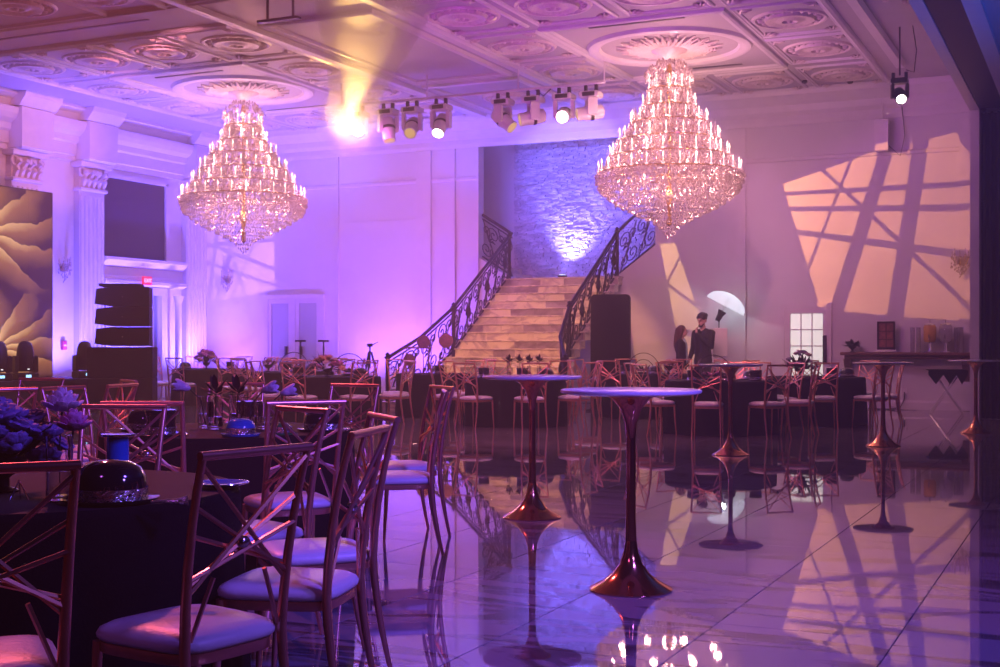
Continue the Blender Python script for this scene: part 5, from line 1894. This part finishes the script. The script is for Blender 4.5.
def person(loc, face, label, H, woman):
    k = H / 1.75
    t = thing('person', label, 'person', loc, face - math.pi / 2)
    def V(x, y, z): return Vector((x * k, y * k, z * k))
    sw = .165 if woman else .195          # half shoulder
    hip = .095
    body = MB()
    # legs
    for sx in (-1, 1):
        chain(body, [V(sx * hip, 0, .90), V(sx * hip, .015, .50), V(sx * (hip + .005), -.01, .10)], [.082 * k, .055 * k, .038 * k])
        taper(body, V(sx * hip, -.03, .04), V(sx * (hip + .015), .13, .030), .036 * k, .028 * k)
    # trunk
    for sx in (-1, 1):
        chain(body, [V(sx * .06, 0, .95), V(sx * .055, .01, 1.15), V(sx * .085, .0, 1.36), V(sx * .05, -.01, 1.43)], [.10 * k, .085 * k, .095 * k, .06 * k])
        taper(body, V(0, 0, 1.42), V(sx * sw, -.01, 1.41), .058 * k, .050 * k)
    chain(body, [V(0, -.012, 1.42), V(0, .012, 1.54)], [.056 * k, .050 * k])
    tilt = Vector((0, .97, -.24)) if not woman else Vector((.0, 1, -.05))
    W_, M = head(body, V(0, .03, 1.635), tilt, (0, 0, 1), k * (.97 if woman else 1.0))
    cloth = MB()
    if woman:
        arms = [([V(-sw, -.01, 1.40), V(-sw - .05, -.02, 1.13), V(-sw + .0, .12, .93)], V(-sw + .02, .15, .905), V(.15, .7, -.5), 1),
                ([V(sw, -.01, 1.40), V(sw + .05, -.03, 1.13), V(sw + .02, .05, .90)], V(sw + .02, .06, .875), V(0, .2, -1), -1)]
    else:
        arms = [([V(-sw, -.01, 1.40), V(-sw - .05, .08, 1.15), V(-.06, .24, 1.38)], V(-.045, .245, 1.405), V(.35, -.35, .85), 1),
                ([V(sw, -.01, 1.40), V(sw + .05, -.02, 1.12), V(sw + .0, .14, .95)], V(sw - .01, .16, .93), V(-.2, .7, -.5), -1)]
    for pts, w, d, side in arms:
        chain(body, pts, [.046 * k, .038 * k, .027 * k])
        hand(body, w, d, Vector((-side * 1.0 if woman else -.2, -.3 if woman else -1, 0)), side, .5)
        chain(cloth, pts, [.062 * k, .052 * k, .040 * k])
    fused(body, 'body', 'skin', t, .0105, 3)
    # jacket or shirt
    for sx in (-1, 1):
        chain(cloth, [V(sx * .060, -.005, .86), V(sx * .058, .005, 1.15), V(sx * .088, -.005, 1.36), V(sx * .05, -.015, 1.43)], [.118 * k, .102 * k, .108 * k, .068 * k])
        taper(cloth, V(0, -.01, 1.42), V(sx * sw, -.012, 1.405), .068 * k, .063 * k)
    fused(cloth, 'jacket' if woman else 'shirt', 'jacket_black', t, .012, 3)
    leg = MB()
    for sx in (-1, 1):
        chain(leg, [V(sx * (hip - .01), 0, .92), V(sx * hip, .012, .50), V(sx * (hip + .005), -.012, .09)], [.104 * k, .072 * k, .058 * k])
    fused(leg, 'trousers', 'trousers_dark', t, .012, 3)
    sh_ = MB()
    for sx in (-1, 1):
        taper(sh_, V(sx * hip, -.035, .043), V(sx * (hip + .016), .14, .034), .042 * k, .034 * k)
    fused(sh_, 'shoes', 'black_gloss', t, .01, 2)
    if woman:
        bl = MB()
        chain(bl, [V(0, .085, 1.02), V(0, .078, 1.22), V(0, .075, 1.38), V(0, .055, 1.47)], [.058 * k, .058 * k, .052 * k, .030 * k])
        fused(bl, 'blouse', 'blouse_teal', t, .011, 2)
        hr = MB()
        Wh = lambda x, y, z: W_(x, y, z)
        hr.ball(Wh(0, -.030, .040), (.088 * k, .098 * k, .096 * k), 14, 10, M)
        for sx in (-1, 1):
            chain(hr, [Wh(sx * .062, -.005, .06), Wh(sx * .080, -.015, -.03), Wh(sx * .080, -.045, -.16), Wh(sx * .075, -.05, -.34)], [.035 * k, .032 * k, .042 * k, .025 * k])
        chain(hr, [Wh(0, -.09, .02), Wh(0, -.10, -.14), Wh(0, -.105, -.30), Wh(0, -.10, -.42)], [.070 * k, .078 * k, .075 * k, .040 * k])
        fused(hr, 'hair', 'hair_brown', t, .011, 2)
        face_details(t, W_, M, k, 'hair_brown')
    else:
        hr = MB()
        rr = random.Random(8)
        hr.ball(W_(0, -.022, .052), (.088 * k, .100 * k, .086 * k), 14, 10, M)
        for q in range(60):
            a, e = rr.uniform(0, 6.28), rr.uniform(-.05, 1.5)
            x, y, z = .088 * math.cos(a) * math.cos(e), .104 * math.sin(a) * math.cos(e) - .028, .045 + .088 * math.sin(e)
            if y > .045 and z < .075:
                continue
            hr.ball(W_(x, y, z), .021 * k, 7, 5)
        fused(hr, 'hair', 'hair_dark', t, .009, 1)
        face_details(t, W_, M, k, 'hair_dark')
        bd = MB()
        chain(bd, [W_(-.05, .035, -.06), W_(-.03, .075, -.095), W_(.03, .075, -.095), W_(.05, .035, -.06)], [.014 * k] * 4)
        fused(bd, 'beard', 'hair_dark', t, .008, 1)
    return t
FR = YAW                                        # hall direction that runs to the photographer's right
person((-7.33, 24.05, 0), FR - .25, 'person with long brown hair in a black jacket over a pale teal top', 1.63, True)
person((-6.99, 24.38, 0), FR + math.pi + .75, 'person with dark curly hair in a black shirt, hand raised to the chin', 1.86, False)


# ---- dense haze body added and shaped for the blazing lamp's glow and beam
p0, p1 = Vector((-13.12, 21.33, 5.52)), Vector((-7.7, 13.4, 6.47))
ax_ = (p1 - p0).normalized()
T = Matrix.Translation(p0) @ ax_.to_track_quat('Z', 'Y').to_matrix().to_4x4()
mb = MB().lathe([(.005, -.75), (.36, -.62), (.60, -.30), (.68, 0), (.62, .4), (.52, .9), (.46, 1.6), (.52, 3.0), (.66, 4.6), (.80, 6.2), (.95, 8.0), (.6, 8.3), (.01, 8.4)], 32, T=T)
mb.v = [(x, y, min(z, CZ - .11)) for x, y, z in mb.v]
hz = mb.build('beam_haze', None)
hz['kind'] = 'stuff'
tag(hz, 'added haze shaped to the glow and beam of the blazing moving head', 'haze')
hm = bpy.data.materials.new('beam_haze')
hm.use_nodes = True
hn = hm.node_tree
hn.nodes.clear()
ho = hn.nodes.new('ShaderNodeOutputMaterial')
hs = hn.nodes.new('ShaderNodeVolumeScatter')
hs.inputs['Density'].default_value = .26
hs.inputs['Anisotropy'].default_value = .4
hn.links.new(hs.outputs[0], ho.inputs['Volume'])
hz.data.materials.append(hm)
